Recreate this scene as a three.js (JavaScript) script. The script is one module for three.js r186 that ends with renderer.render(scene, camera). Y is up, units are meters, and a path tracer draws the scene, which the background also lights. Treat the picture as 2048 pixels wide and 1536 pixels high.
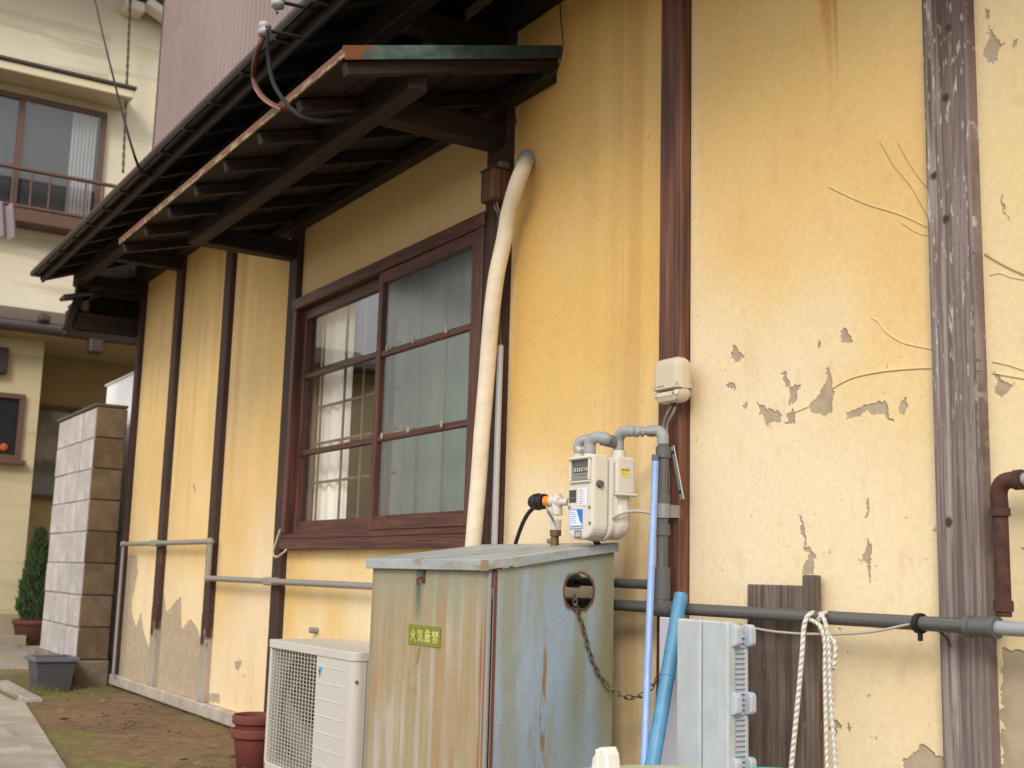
import * as THREE from 'three';
import { mergeGeometries } from 'three/addons/utils/BufferGeometryUtils.js';

// ---------------------------------------------------------------- camera, sky, sun, exposure
const scene = new THREE.Scene();
const YAW = 32.01 * Math.PI / 180, PITCH = 9.11 * Math.PI / 180, ROLL = 1.578 * Math.PI / 180, FOC = 2401;
const EYE = new THREE.Vector3(0, 0.77, 2.04);
const cF = new THREE.Vector3(-Math.cos(YAW) * Math.cos(PITCH), Math.sin(PITCH), -Math.sin(YAW) * Math.cos(PITCH));
const cR0 = new THREE.Vector3().crossVectors(cF, new THREE.Vector3(0, 1, 0)).normalize();
const cU0 = new THREE.Vector3().crossVectors(cR0, cF);
const cR = cR0.clone().multiplyScalar(Math.cos(ROLL)).addScaledVector(cU0, Math.sin(ROLL));
const cU = cR0.clone().multiplyScalar(-Math.sin(ROLL)).addScaledVector(cU0, Math.cos(ROLL));
const camera = new THREE.PerspectiveCamera(2 * Math.atan(768 / FOC) * 180 / Math.PI, 4 / 3, 0.05, 400);
camera.position.copy(EYE);
camera.quaternion.setFromRotationMatrix(new THREE.Matrix4().makeBasis(cR, cU, cF.clone().negate()));
camera.focus = 3.0; camera.userData.fStop = 6.5;
scene.add(camera);

const renderer = new THREE.WebGLRenderer({ antialias: true });
renderer.toneMapping = THREE.LinearToneMapping;
renderer.toneMappingExposure = 1.6;
renderer.shadowMap.enabled = true;
{
  // overcast sky: brighter towards the zenith and towards the hidden sun
  const w = 128, h = 64, d = new Float32Array(w * h * 4), sd = new THREE.Vector3(0.55, 0.62, 0.75).normalize();
  for (let j = 0; j < h; j++) for (let i = 0; i < w; i++) {
    const th = (j + 0.5) / h * Math.PI - Math.PI / 2, ph = (i + 0.5) / w * Math.PI * 2 - Math.PI;
    const v = new THREE.Vector3(Math.cos(th) * Math.cos(ph), Math.sin(th), Math.cos(th) * Math.sin(ph));
    const up = Math.max(0, v.y), g = Math.max(0, v.dot(sd));
    const L = v.y < 0 ? 0.35 : 0.62 + 0.5 * up + 0.45 * Math.pow(g, 4);
    const o = (j * w + i) * 4; d[o] = L * 0.985; d[o + 1] = L * 0.99; d[o + 2] = L * 1.0; d[o + 3] = 1;
  }
  const sky = new THREE.DataTexture(d, w, h, THREE.RGBAFormat, THREE.FloatType);
  sky.mapping = THREE.EquirectangularReflectionMapping; sky.magFilter = THREE.LinearFilter; sky.minFilter = THREE.LinearFilter; sky.needsUpdate = true;
  scene.background = sky; scene.environment = sky;
}
const sun = new THREE.DirectionalLight(0xfff3e4, 1.1);
sun.position.set(5.5, 7.4, 7.5); sun.target.position.set(-3, 0, 0); sun.castShadow = true; sun.shadow.radius = 30;
sun.shadow.mapSize.set(2048, 2048);
Object.assign(sun.shadow.camera, { left: -14, right: 14, top: 12, bottom: -12, near: 0.5, far: 40 });
scene.add(sun, sun.target);

// ---------------------------------------------------------------- helpers
const V3 = (x, y, z) => new THREE.Vector3(x, y, z);
let seed = 7; const rnd = (a = 0, b = 1) => { seed = (seed * 1664525 + 1013904223) >>> 0; return a + (b - a) * (seed / 4294967296); };
// where a sight line of the survey photograph meets a plane z = const / x = const / y = const
const sight = (px, py) => cR.clone().multiplyScalar((px - 1024) / FOC).addScaledVector(cU, -(py - 768) / FOC).add(cF);
const W = (px, py, z = 0) => { const d = sight(px, py); return EYE.clone().addScaledVector(d, (z - EYE.z) / d.z); };
const WX = (px, py, x) => { const d = sight(px, py); return EYE.clone().addScaledVector(d, (x - EYE.x) / d.x); };
const G = (px, py, y = 0) => { const d = sight(px, py); return EYE.clone().addScaledVector(d, (y - EYE.y) / d.y); };
const clamp = (x, a = 0, b = 1) => Math.min(b, Math.max(a, x));
const sst = (a, b, x) => { const t = clamp((x - a) / (b - a)); return t * t * (3 - 2 * t); };
const hash = (x, y) => { let h = Math.imul(x, 374761393) + Math.imul(y, 668265263) | 0; h = Math.imul(h ^ (h >>> 13), 1274126177); return ((h ^ (h >>> 16)) >>> 0) / 4294967296; };
const vn = (x, y) => { const i = Math.floor(x), j = Math.floor(y); let u = x - i, v = y - j; u = u * u * (3 - 2 * u); v = v * v * (3 - 2 * v);
  return (hash(i, j) * (1 - u) + hash(i + 1, j) * u) * (1 - v) + (hash(i, j + 1) * (1 - u) + hash(i + 1, j + 1) * u) * v; };
const fbm = (x, y, o = 4) => { let s = 0, a = 0.5, t = 0; for (let k = 0; k < o; k++) { s += a * vn(x, y); t += a; a *= 0.5; x = x * 2.03 + 17.1; y = y * 2.03 + 5.7; } return s / t; };
const mix3 = (a, b, t) => [a[0] + (b[0] - a[0]) * t, a[1] + (b[1] - a[1]) * t, a[2] + (b[2] - a[2]) * t];
function tex(w, h, fn, srgb = true) {           // fn(u, v) -> [r, g, b] 0..255, v = 0 at the bottom
  w = Math.max(2, Math.round(w)); h = Math.max(2, Math.round(h));
  const d = new Uint8Array(w * h * 4);
  for (let j = 0; j < h; j++) for (let i = 0; i < w; i++) { const c = fn((i + 0.5) / w, (j + 0.5) / h), o = (j * w + i) * 4;
    d[o] = clamp(c[0], 0, 255); d[o + 1] = clamp(c[1], 0, 255); d[o + 2] = clamp(c[2], 0, 255); d[o + 3] = 255; }
  const t = new THREE.DataTexture(d, w, h, THREE.RGBAFormat); t.wrapS = t.wrapT = THREE.RepeatWrapping;
  t.magFilter = THREE.LinearFilter; t.minFilter = THREE.LinearFilter; if (srgb) t.colorSpace = THREE.SRGBColorSpace; t.needsUpdate = true; return t;
}
function canvasTex(w, h, draw) { const c = document.createElement('canvas'); c.width = w; c.height = h; draw(c.getContext('2d'), w, h); const t = new THREE.CanvasTexture(c); t.colorSpace = THREE.SRGBColorSpace; return t; }
const mat = (c, rough = 0.7, o = {}) => new THREE.MeshStandardMaterial({ color: Array.isArray(c) ? new THREE.Color().setRGB(c[0] / 255, c[1] / 255, c[2] / 255, THREE.SRGBColorSpace) : c, roughness: rough, side: THREE.DoubleSide, ...o });

const origins = new Map(), names = {};
const numbered = (n) => { names[n] = (names[n] ?? -1) + 1; return names[n] ? n + '_' + String(names[n]).padStart(3, '0') : n; };
function thing(name, label, category, p = [0, 0, 0], group) {
  const o = new THREE.Group(); o.name = numbered(name); o.position.set(...p); o.userData = { label, category }; if (group) o.userData.group = group;
  origins.set(o, V3(...p)); scene.add(o); return o;
}
const originOf = (o) => origins.get(o) ?? originOf(o.parent);
function part(parent, name, geo, m, label) {      // geometry is given in world metres
  const o = originOf(parent), g = (Array.isArray(geo) ? mergeGeometries(geo) : geo).translate(-o.x, -o.y, -o.z);
  const s = new THREE.Mesh(g, m); s.name = name; s.castShadow = s.receiveShadow = true; if (label) s.userData.label = label; parent.add(s); return s;
}
function struct(name, geo, m) { const s = new THREE.Mesh(Array.isArray(geo) ? mergeGeometries(geo) : geo, m); s.name = name; s.userData.kind = 'structure'; s.castShadow = s.receiveShadow = true; scene.add(s); return s; }

function cb(w, h, d, c = 0.003) {                 // chamfered box, uv in metres with v along its length
  const H = [w / 2, h / 2, d / 2], P = [], N = [], U = [], L = H.indexOf(Math.max(...H)); c = Math.min(c, w * 0.3, h * 0.3, d * 0.3);
  const ou = rnd(0, 3), ov = rnd(0, 3), pt = (a, b, e, va, vb, ve) => { const p = [0, 0, 0]; p[a] = va; p[b] = vb; p[e] = ve; return V3(...p); };
  const emit = (q) => {
    let n = V3().crossVectors(q[1].clone().sub(q[0]), q[2].clone().sub(q[0])).normalize(); const m = q.reduce((s, p) => s.add(p), V3(0, 0, 0));
    if (n.dot(m) < 0) { q.reverse(); n.negate(); }
    const an = [Math.abs(n.x), Math.abs(n.y), Math.abs(n.z)], A = an.indexOf(Math.max(...an)), o = [0, 1, 2].filter((k) => k !== A), v = o.includes(L) ? L : o[1], u = o.find((k) => k !== v);
    for (const t of q.length === 4 ? [0, 1, 2, 0, 2, 3] : [0, 1, 2]) { const p = q[t].toArray(); P.push(...p); N.push(n.x, n.y, n.z); U.push(p[u] + ou, p[v] + ov); }
  };
  for (let a = 0; a < 3; a++) { const b = (a + 1) % 3, e = (a + 2) % 3;
    for (const s of [-1, 1]) emit([[-1, -1], [1, -1], [1, 1], [-1, 1]].map(([x, y]) => pt(a, b, e, s * H[a], x * (H[b] - c), y * (H[e] - c))));
    for (const x of [-1, 1]) for (const y of [-1, 1]) emit([pt(a, b, e, -(H[a] - c), x * H[b], y * (H[e] - c)), pt(a, b, e, H[a] - c, x * H[b], y * (H[e] - c)), pt(a, b, e, H[a] - c, x * (H[b] - c), y * H[e]), pt(a, b, e, -(H[a] - c), x * (H[b] - c), y * H[e])]);
  }
  for (const x of [-1, 1]) for (const y of [-1, 1]) for (const z of [-1, 1]) emit([V3(x * H[0], y * (H[1] - c), z * (H[2] - c)), V3(x * (H[0] - c), y * H[1], z * (H[2] - c)), V3(x * (H[0] - c), y * (H[1] - c), z * H[2])]);
  const g = new THREE.BufferGeometry(); g.setAttribute('position', new THREE.Float32BufferAttribute(P, 3)); g.setAttribute('normal', new THREE.Float32BufferAttribute(N, 3)); g.setAttribute('uv', new THREE.Float32BufferAttribute(U, 2)); return g;
}
const bx = (x0, x1, y0, y1, z0, z1, c) => cb(x1 - x0, y1 - y0, z1 - z0, c).translate((x0 + x1) / 2, (y0 + y1) / 2, (z0 + z1) / 2);
function bar(a, b, w, h, c, up = V3(0, 1, 0)) {   // w sideways, h along 'up'
  const d = b.clone().sub(a), L = d.length(); d.normalize(); const s = V3().crossVectors(up, d).normalize(), u = V3().crossVectors(d, s);
  return cb(w, h, L, c).applyMatrix4(new THREE.Matrix4().makeBasis(s, u, d)).translate((a.x + b.x) / 2, (a.y + b.y) / 2, (a.z + b.z) / 2);
}
const flat = (g) => { const n = g.index ? g.toNonIndexed() : g; for (const k of Object.keys(n.attributes)) if (!['position', 'normal', 'uv'].includes(k)) n.deleteAttribute(k); return n; };
function rod(a, b, r, r2 = r, seg = 16) {
  const d = b.clone().sub(a), L = d.length(), g = flat(new THREE.CylinderGeometry(r2, r, L, seg, 1));
  return g.applyQuaternion(new THREE.Quaternion().setFromUnitVectors(V3(0, 1, 0), d.normalize())).translate((a.x + b.x) / 2, (a.y + b.y) / 2, (a.z + b.z) / 2);
}
function tube(pts, r, seg = 40, rs = 10, tension = 0.5) {
  const c = new THREE.CatmullRomCurve3(pts, false, 'centripetal', tension), g = flat(new THREE.TubeGeometry(c, seg, r, rs, false)), L = c.getLength(), u = g.attributes.uv;
  for (let i = 0; i < u.count; i++) u.setXY(i, u.getY(i) * 6.28 * r, u.getX(i) * L);
  return mergeGeometries([g, flat(new THREE.SphereGeometry(r, rs, 6)).translate(...pts[0].toArray()), flat(new THREE.SphereGeometry(r, rs, 6)).translate(...pts[pts.length - 1].toArray())]);
}
const lathe = (pts, x, y, z, seg = 32) => flat(new THREE.LatheGeometry(pts.map(([r, h]) => new THREE.Vector2(r, h)), seg)).translate(x, y, z);
function quad(a, b, c, d) {                       // a..d anticlockwise, uv 0..1
  const g = new THREE.BufferGeometry(), P = [a, b, c, a, c, d].flatMap((p) => p.toArray());
  g.setAttribute('position', new THREE.Float32BufferAttribute(P, 3)); g.setAttribute('uv', new THREE.Float32BufferAttribute([0, 0, 1, 0, 1, 1, 0, 0, 1, 1, 0, 1], 2)); g.computeVertexNormals(); return g;
}
function ext(pts, depth, bevel = 0, holes = []) { // outline in xy, from z = 0 to depth
  const s = new THREE.Shape(pts.map(([x, y]) => new THREE.Vector2(x, y))); for (const h of holes) s.holes.push(h);
  return flat(new THREE.ExtrudeGeometry(s, { depth: depth - 2 * bevel, bevelEnabled: bevel > 0, bevelSize: bevel, bevelThickness: bevel, bevelOffset: -bevel, bevelSegments: 2, curveSegments: 20 })).translate(0, 0, bevel);
}
function rrect(x0, x1, y0, y1, rs, n = 6) {       // rounded rectangle outline, radii bl br tr tl
  const o = [], c = [[x0, y0, 180, 1, 1], [x1, y0, 270, -1, 1], [x1, y1, 0, -1, -1], [x0, y1, 90, 1, -1]];
  c.forEach(([x, y, a, sx, sy], k) => { const r = rs[k]; if (!r) return o.push([x, y]); for (let i = 0; i <= n; i++) { const t = (a + 90 * i / n) * Math.PI / 180; o.push([x + sx * r + r * Math.cos(t), y + sy * r + r * Math.sin(t)]); } });
  return o;
}
function corr(p, dl, L, dw, nrm, pitch, amp, box = 0.35) { // corrugated sheet from p, waves along dl, ribs along dw
  const P = [], U = [], n = Math.round(L / pitch) * 6, row = [];
  for (let i = 0; i <= n; i++) { const s = L * i / n, w = Math.sin(s / pitch * 6.2832), f = amp * clamp(w / box, -1, 1), q = p.clone().addScaledVector(dl, s).addScaledVector(nrm, f); row.push([q, q.clone().add(dw), s]); }
  const lw = dw.length();
  for (let i = 0; i < n; i++) { const [a, d, s] = row[i], [b, c, t] = row[i + 1]; for (const q of [a, b, c, a, c, d]) P.push(...q.toArray()); U.push(s, 0, t, 0, t, lw, s, 0, t, lw, s, lw); }
  const g = new THREE.BufferGeometry(); g.setAttribute('position', new THREE.Float32BufferAttribute(P, 3)); g.setAttribute('uv', new THREE.Float32BufferAttribute(U, 2)); g.computeVertexNormals(); return g;
}
const inside = (poly, x, y) => { let r = false; for (let i = 0, j = poly.length - 1; i < poly.length; j = i++) { const [xi, yi] = poly[i], [xj, yj] = poly[j]; if ((yi > y) !== (yj > y) && x < (xj - xi) * (y - yi) / (yj - yi) + xi) r = !r; } return r; };

// ---------------------------------------------------------------- materials
function woodTex(base, dark, light, o = {}) {     // one tile is 0.25 m across and 1.5 m along
  const { w = 256, h = 768, flecks = 0, fleckCol = [200, 195, 190], knots = 2, grain = 1, sd = 0, freq = 34, vf = 5, soft = 0.2, bs = 0.0018, len = 1.5, ff = [46, 16] } = o, K = [];
  for (let k = 0; k < knots; k++) K.push([hash(k, sd + 5), hash(k + 9, sd + 6)]);
  const val = (u, v) => { let du = 0; for (const [a, b] of K) { const e = Math.exp(-(((u - a) * 7) ** 2 + ((v - b) * 26) ** 2)); du += e * 0.5; }
    const x = u * freq + du * 3 + fbm(u * 4 + sd, v * 4, 3) * 4; return [fbm(x, v * vf + sd, 5) * (1 - soft) + soft * fbm(u * 9 + sd, v * 9, 4), fbm(u * 130, v * 20 + sd, 3), du]; };
  const map = tex(w, h, (u, v) => { const [a, b, du] = val(u, v); let c = mix3(dark, base, sst(0.25, 0.6, a)); c = mix3(c, light, sst(0.55, 0.85, a) * 0.8); c = mix3(c, dark, sst(0.6, 0.8, b) * 0.45 * grain);
    c = mix3(c, dark, clamp(du * 1.3) * 0.7); const m = fbm(u * 3 + 40, v * 5 + sd, 3); c = mix3(c, dark, sst(0.5, 0.8, m) * 0.4);
    if (flecks) c = mix3(c, fleckCol, sst(1 - flecks, 1.02 - flecks * 0.6, fbm(u * ff[0], v * ff[1] + sd + 9, 3)) * sst(0.35, 0.6, fbm(u * 5 + 3, v * 6, 2)) * 0.85); return c; });
  const bump = tex(w, h, (u, v) => { const [a, b] = val(u, v), g = 255 * clamp(a * 0.55 + b * 0.45); return [g, g, g]; }, false);
  for (const t of [map, bump]) t.repeat.set(4, 1 / len);
  return { map, bumpMap: bump, bumpScale: bs };
}
const M = {
  eaveWood: mat(0xffffff, 0.75, woodTex([44, 28, 18], [20, 13, 9], [74, 46, 28], { sd: 3 })),
  postDark: mat(0xffffff, 0.7, woodTex([70, 42, 32], [40, 25, 20], [104, 66, 52], { sd: 8, h: 1024, len: 3.2, vf: 12 })),
  postRed: mat(0xffffff, 0.62, woodTex([116, 72, 54], [66, 40, 32], [148, 106, 88], { sd: 11, knots: 4, flecks: 0.2, fleckCol: [160, 140, 132], freq: 44, vf: 16, soft: 0.45, h: 1536, len: 3.2, ff: [60, 50] })),
  postGrey: (() => {                              // weathered post: brown under the eave, silvery lower down; one tile is the whole post
    const g = (u, v) => { const y = v * 3, x = u * 26 + fbm(u * 3, y * 2.2, 3) * 3; return [fbm(x, y * 4, 5), fbm(u * 60, y * 26, 3), y]; }, kn = [[0.62, 1.93], [0.45, 1.52], [0.5, 1.78], [0.7, 2.42], [0.3, 0.9], [0.6, 0.35], [0.2, 1.62]];
    const map = tex(160, 2048, (u, v) => { const [a, b, y] = g(u, v), t = sst(1.3, 2.2, y + (fbm(u * 4, y * 3, 3) - 0.5) * 0.8); let c = mix3([120, 104, 101], [88, 66, 60], t); c = mix3(c, [72, 60, 56], sst(0.52, 0.75, a) * 0.45); c = mix3(c, [172, 162, 156], sst(0.5, 0.28, a) * 0.4 * (1 - 0.6 * t));
      c = mix3(c, [196, 188, 184], sst(0.18, 0.08, Math.abs(u - 0.2 - 0.08 * fbm(3, y * 2, 2))) * sst(0.3, 0.6, fbm(u * 14, y * 5, 3)) * 0.5); c = mix3(c, [80, 66, 62], sst(0.1, 0.02, u) * 0.6); c = mix3(c, [206, 200, 196], sst(0.68, 0.76, fbm(u * 20, y * 34, 3)) * sst(2.4, 1.9, y) * sst(0.9, 1.3, y) * 0.7); c = mix3(c, [64, 54, 50], sst(0.62, 0.8, b) * 0.3);
      for (const [p, q] of kn) { const d = Math.hypot((u - p) * 0.12, y - q); c = mix3(c, [62, 42, 34], sst(0.013, 0.004, d + (a - 0.5) * 0.01)); } return c; });
    const bump = tex(160, 2048, (u, v) => { const [a, b] = g(u, v), k = 255 * (a * 0.6 + b * 0.4); return [k, k, k]; }, false); return mat(0xffffff, 0.75, { map, bumpMap: bump, bumpScale: 0.001 });
  })(),
  boardGrey: mat(0xffffff, 0.8, woodTex([122, 106, 96], [78, 66, 60], [150, 134, 122], { sd: 31, knots: 1, flecks: 0.2, freq: 70, vf: 7, soft: 0.55, bs: 0.001 })),
  sash: mat(0xffffff, 0.5, woodTex([92, 50, 36], [58, 30, 22], [122, 74, 56], { sd: 41 })),
  lattice: mat(0xffffff, 0.7, woodTex([112, 84, 64], [84, 60, 46], [138, 108, 84], { sd: 51 })),
  greyPipe: mat([92, 92, 92], 0.5), palePipe: mat([152, 155, 158], 0.45), pvc: mat([142, 138, 132], 0.5), galv: mat([150, 150, 148], 0.42, { metalness: 0.5 }),
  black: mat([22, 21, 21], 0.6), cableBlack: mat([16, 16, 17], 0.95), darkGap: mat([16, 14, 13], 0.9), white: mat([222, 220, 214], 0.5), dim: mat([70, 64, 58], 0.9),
  brass: mat([118, 98, 66], 0.45, { metalness: 0.6 }), rust: mat([94, 52, 36], 0.85), orange: mat([230, 130, 20], 0.45),
  steel: mat([148, 146, 142], 0.4, { metalness: 0.7 }), brownMetal: mat([64, 52, 48], 0.5), brownFrame: mat([92, 66, 52], 0.55),
};
const glass = (o = {}) => new THREE.MeshPhysicalMaterial({ color: 0xffffff, roughness: 0.03, transmission: 1, thickness: 0, ior: 1.52, side: THREE.DoubleSide, ...o });

// ---------------------------------------------------------------- ground and paths
{
  const soil = (x, z, moss) => { const n = fbm(x * 1.7, z * 1.7, 5), f = fbm(x * 22, z * 22, 3), m = sst(0.42, 0.66, fbm(x * 2.3 + 40, z * 2.3 + 9, 5) + moss);
    let c = mix3([88, 68, 46], [128, 102, 70], n); c = mix3(c, [100, 98, 44], m * 0.75); return c.map((q) => q * (0.82 + 0.36 * f)); };
  const map = tex(1024, 1024, (u, v) => { const x = u * 6, z = v * 6; return soil(x, z, -0.02); }), bump = tex(512, 512, (u, v) => { const g = 255 * fbm(u * 90, v * 90, 4); return [g, g, g]; }, false);
  const geo = new THREE.PlaneGeometry(400, 400, 1, 1).rotateX(-Math.PI / 2), uv = geo.attributes.uv, p = geo.attributes.position;
  for (let i = 0; i < uv.count; i++) uv.setXY(i, p.getX(i) / 6, p.getZ(i) / 6);
  struct('ground', geo, mat(0xffffff, 0.95, { map, bumpMap: bump, bumpScale: 0.02 }));
  // yard earth by the house: mossy strip, gently uneven
  const N = 90, x0 = -9.5, x1 = 1, z0 = -0.2, z1 = 1.05, g = new THREE.PlaneGeometry(1, 1, N * 2, 30), q = g.attributes.position, t = g.attributes.uv;
  for (let i = 0; i < q.count; i++) { const x = x0 + (q.getX(i) + 0.5) * (x1 - x0), z = z1 - (q.getY(i) + 0.5) * (z1 - z0), e = sst(x0, x0 + 0.8, x) * sst(z1, z1 - 0.15, z);
    q.setXYZ(i, x, 0.006 + e * 0.03 * fbm(x * 2.2, z * 2.2, 4) + e * 0.008 * fbm(x * 14, z * 14, 3), z); t.setXY(i, (x - x0) / (x1 - x0), (z - z0) / (z1 - z0)); }
  g.computeVertexNormals();
  const ymap = tex(2048, 320, (u, v) => { const x = x0 + u * (x1 - x0), z = z0 + v * (z1 - z0); return soil(x, z, -0.16 + 0.24 * sst(0.45, 0.8, z) + 0.08 * sst(-6.4, -7.4, x)); });
  struct('yard_ground', g, mat(0xffffff, 0.95, { map: ymap, bumpMap: (() => { const b = bump.clone(); b.repeat.set(5, 0.6); b.needsUpdate = true; return b; })(), bumpScale: 0.01 }));
  // gravel strip towards the neighbour
  const gmap = tex(512, 512, (u, v) => { const s = vn(u * 70, v * 70) * 0.6 + vn(u * 140, v * 140) * 0.4, n = fbm(u * 5, v * 5, 4); return mix3([92, 84, 72], [172, 160, 144], s * 0.7 + n * 0.3); });
  gmap.repeat.set(1, 1);
  const gg = new THREE.PlaneGeometry(4.2, 6, 1, 1).rotateX(-Math.PI / 2).translate(-11.6, 0.004, 0.6), gu = gg.attributes.uv, gp = gg.attributes.position;
  for (let i = 0; i < gu.count; i++) gu.setXY(i, gp.getX(i), gp.getZ(i));
  struct('gravel', gg, mat(0xffffff, 0.95, { map: gmap, bumpMap: gmap, bumpScale: 0.012 }));
  // concrete path of cast slabs
  const cm = tex(512, 512, (u, v) => { const n = fbm(u * 6, v * 6, 5), f = fbm(u * 60, v * 60, 3); return mix3([128, 120, 108], [172, 163, 150], n).map((k) => k * (0.88 + 0.24 * f)); });
  const con = mat(0xffffff, 0.9, { map: cm, bumpMap: cm, bumpScale: 0.003 });
  const path = new THREE.Group(); path.name = 'path'; path.userData.kind = 'structure'; scene.add(path); origins.set(path, V3(0, 0, 0));
  const edge = (x) => 0.69 + (x + 7.06) * 0.12;
  for (const [a, b] of [[-7.0, -5.6], [-5.585, -4.2], [-4.185, -2.8], [-2.785, -1.4]]) {
    const s = [[a, -edge(a)], [b, -edge(b)], [b, -edge(b) - 0.95], [a, -edge(a) - 0.95]];
    part(path, 'slab', ext(s, 0.045, 0.006).rotateX(-Math.PI / 2), con);
  }
  part(path, 'slab', ext([[-8.16, -0.58], [-7.02, -0.6], [-7.04, -0.69], [-8.1, -0.68]].map(([x, z]) => [x, z]), 0.05, 0.006).rotateX(-Math.PI / 2), con);
  part(path, 'slab', ext([[-8.9, -0.74], [-7.06, -0.72], [-7.06, -1.6], [-8.9, -1.6]], 0.03, 0.006).rotateX(-Math.PI / 2), con);
  // small weeds and grass
  const blades = [], clump = (x, z, n, h) => { for (let i = 0; i < n; i++) { const a = rnd(0, 6.28), l = rnd(0.4, 1) * h, r = rnd(0, 0.05), bx0 = x + Math.cos(a) * r, bz0 = z + Math.sin(a) * r, w = 0.003, lean = rnd(0.1, 0.6) * l;
    const A = V3(bx0 - w, 0.01, bz0), B = V3(bx0 + w, 0.01, bz0), C = V3(bx0 + Math.cos(a) * lean, 0.01 + l, bz0 + Math.sin(a) * lean); blades.push(quad(A, B, C, C.clone().add(V3(-0.001, 0, 0)))); } };
  for (let i = 0; i < 150; i++) { const x = rnd(-7.6, -4.3); clump(x, edge(x) - Math.abs(rnd(0, 0.3) * rnd(0, 1)) - 0.01, 7, rnd(0.012, 0.04)); }
  for (let i = 0; i < 50; i++) clump(rnd(-8.8, -7.2), rnd(0.3, 0.62), 14, rnd(0.03, 0.09));
  for (let i = 0; i < 90; i++) clump(rnd(-7.7, -5.2), 0.02 + rnd(0, 0.03), 6, rnd(0.01, 0.035));
  for (let i = 0; i < 60; i++) clump(rnd(-12.2, -9.2), rnd(-0.2, 0.7), 14, rnd(0.03, 0.08));
  const gr = new THREE.Mesh(mergeGeometries(blades), mat([112, 128, 46], 0.8)); gr.name = 'grass'; gr.userData = { kind: 'stuff', label: 'short grass and weeds along the mossy path edge', category: 'grass' }; scene.add(gr);
  const lv = []; for (let i = 0; i < 46; i++) { const x = rnd(-7.5, -4.6), z = rnd(0.03, 0.7), a = rnd(0, 6.28), l = rnd(0.014, 0.03), w = l * 0.4, D = V3(Math.cos(a) * l, rnd(-0.004, 0.006), Math.sin(a) * l), S = V3(-Math.sin(a) * w, rnd(-0.004, 0.008), Math.cos(a) * w), c = V3(x, 0.043, z); lv.push(quad(c.clone().sub(D), c.clone().sub(S), c.clone().add(D), c.clone().add(S))); }
  const lf = new THREE.Mesh(mergeGeometries(lv), mat([124, 96, 62], 0.9)); lf.name = 'fallen_leaves'; lf.userData = { kind: 'stuff', label: 'few dry brown leaves lying on the bare earth', category: 'leaves' }; scene.add(lf);
  // pebbles on the soil
  const pb = []; for (let i = 0; i < 160; i++) { const r = rnd(0.003, 0.009); pb.push(flat(new THREE.IcosahedronGeometry(r, 1)).scale(1, 0.6, 1.2).rotateY(rnd(0, 6)).translate(rnd(-7.6, -4.4), 0.022 + r * 0.2, rnd(0.02, 0.6))); }
  const pm = new THREE.Mesh(mergeGeometries(pb), mat([112, 94, 72], 0.9)); pm.name = 'pebbles'; pm.userData = { kind: 'stuff', label: 'scattered small stones on the bare earth by the wall', category: 'stones' }; scene.add(pm);
}

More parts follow.
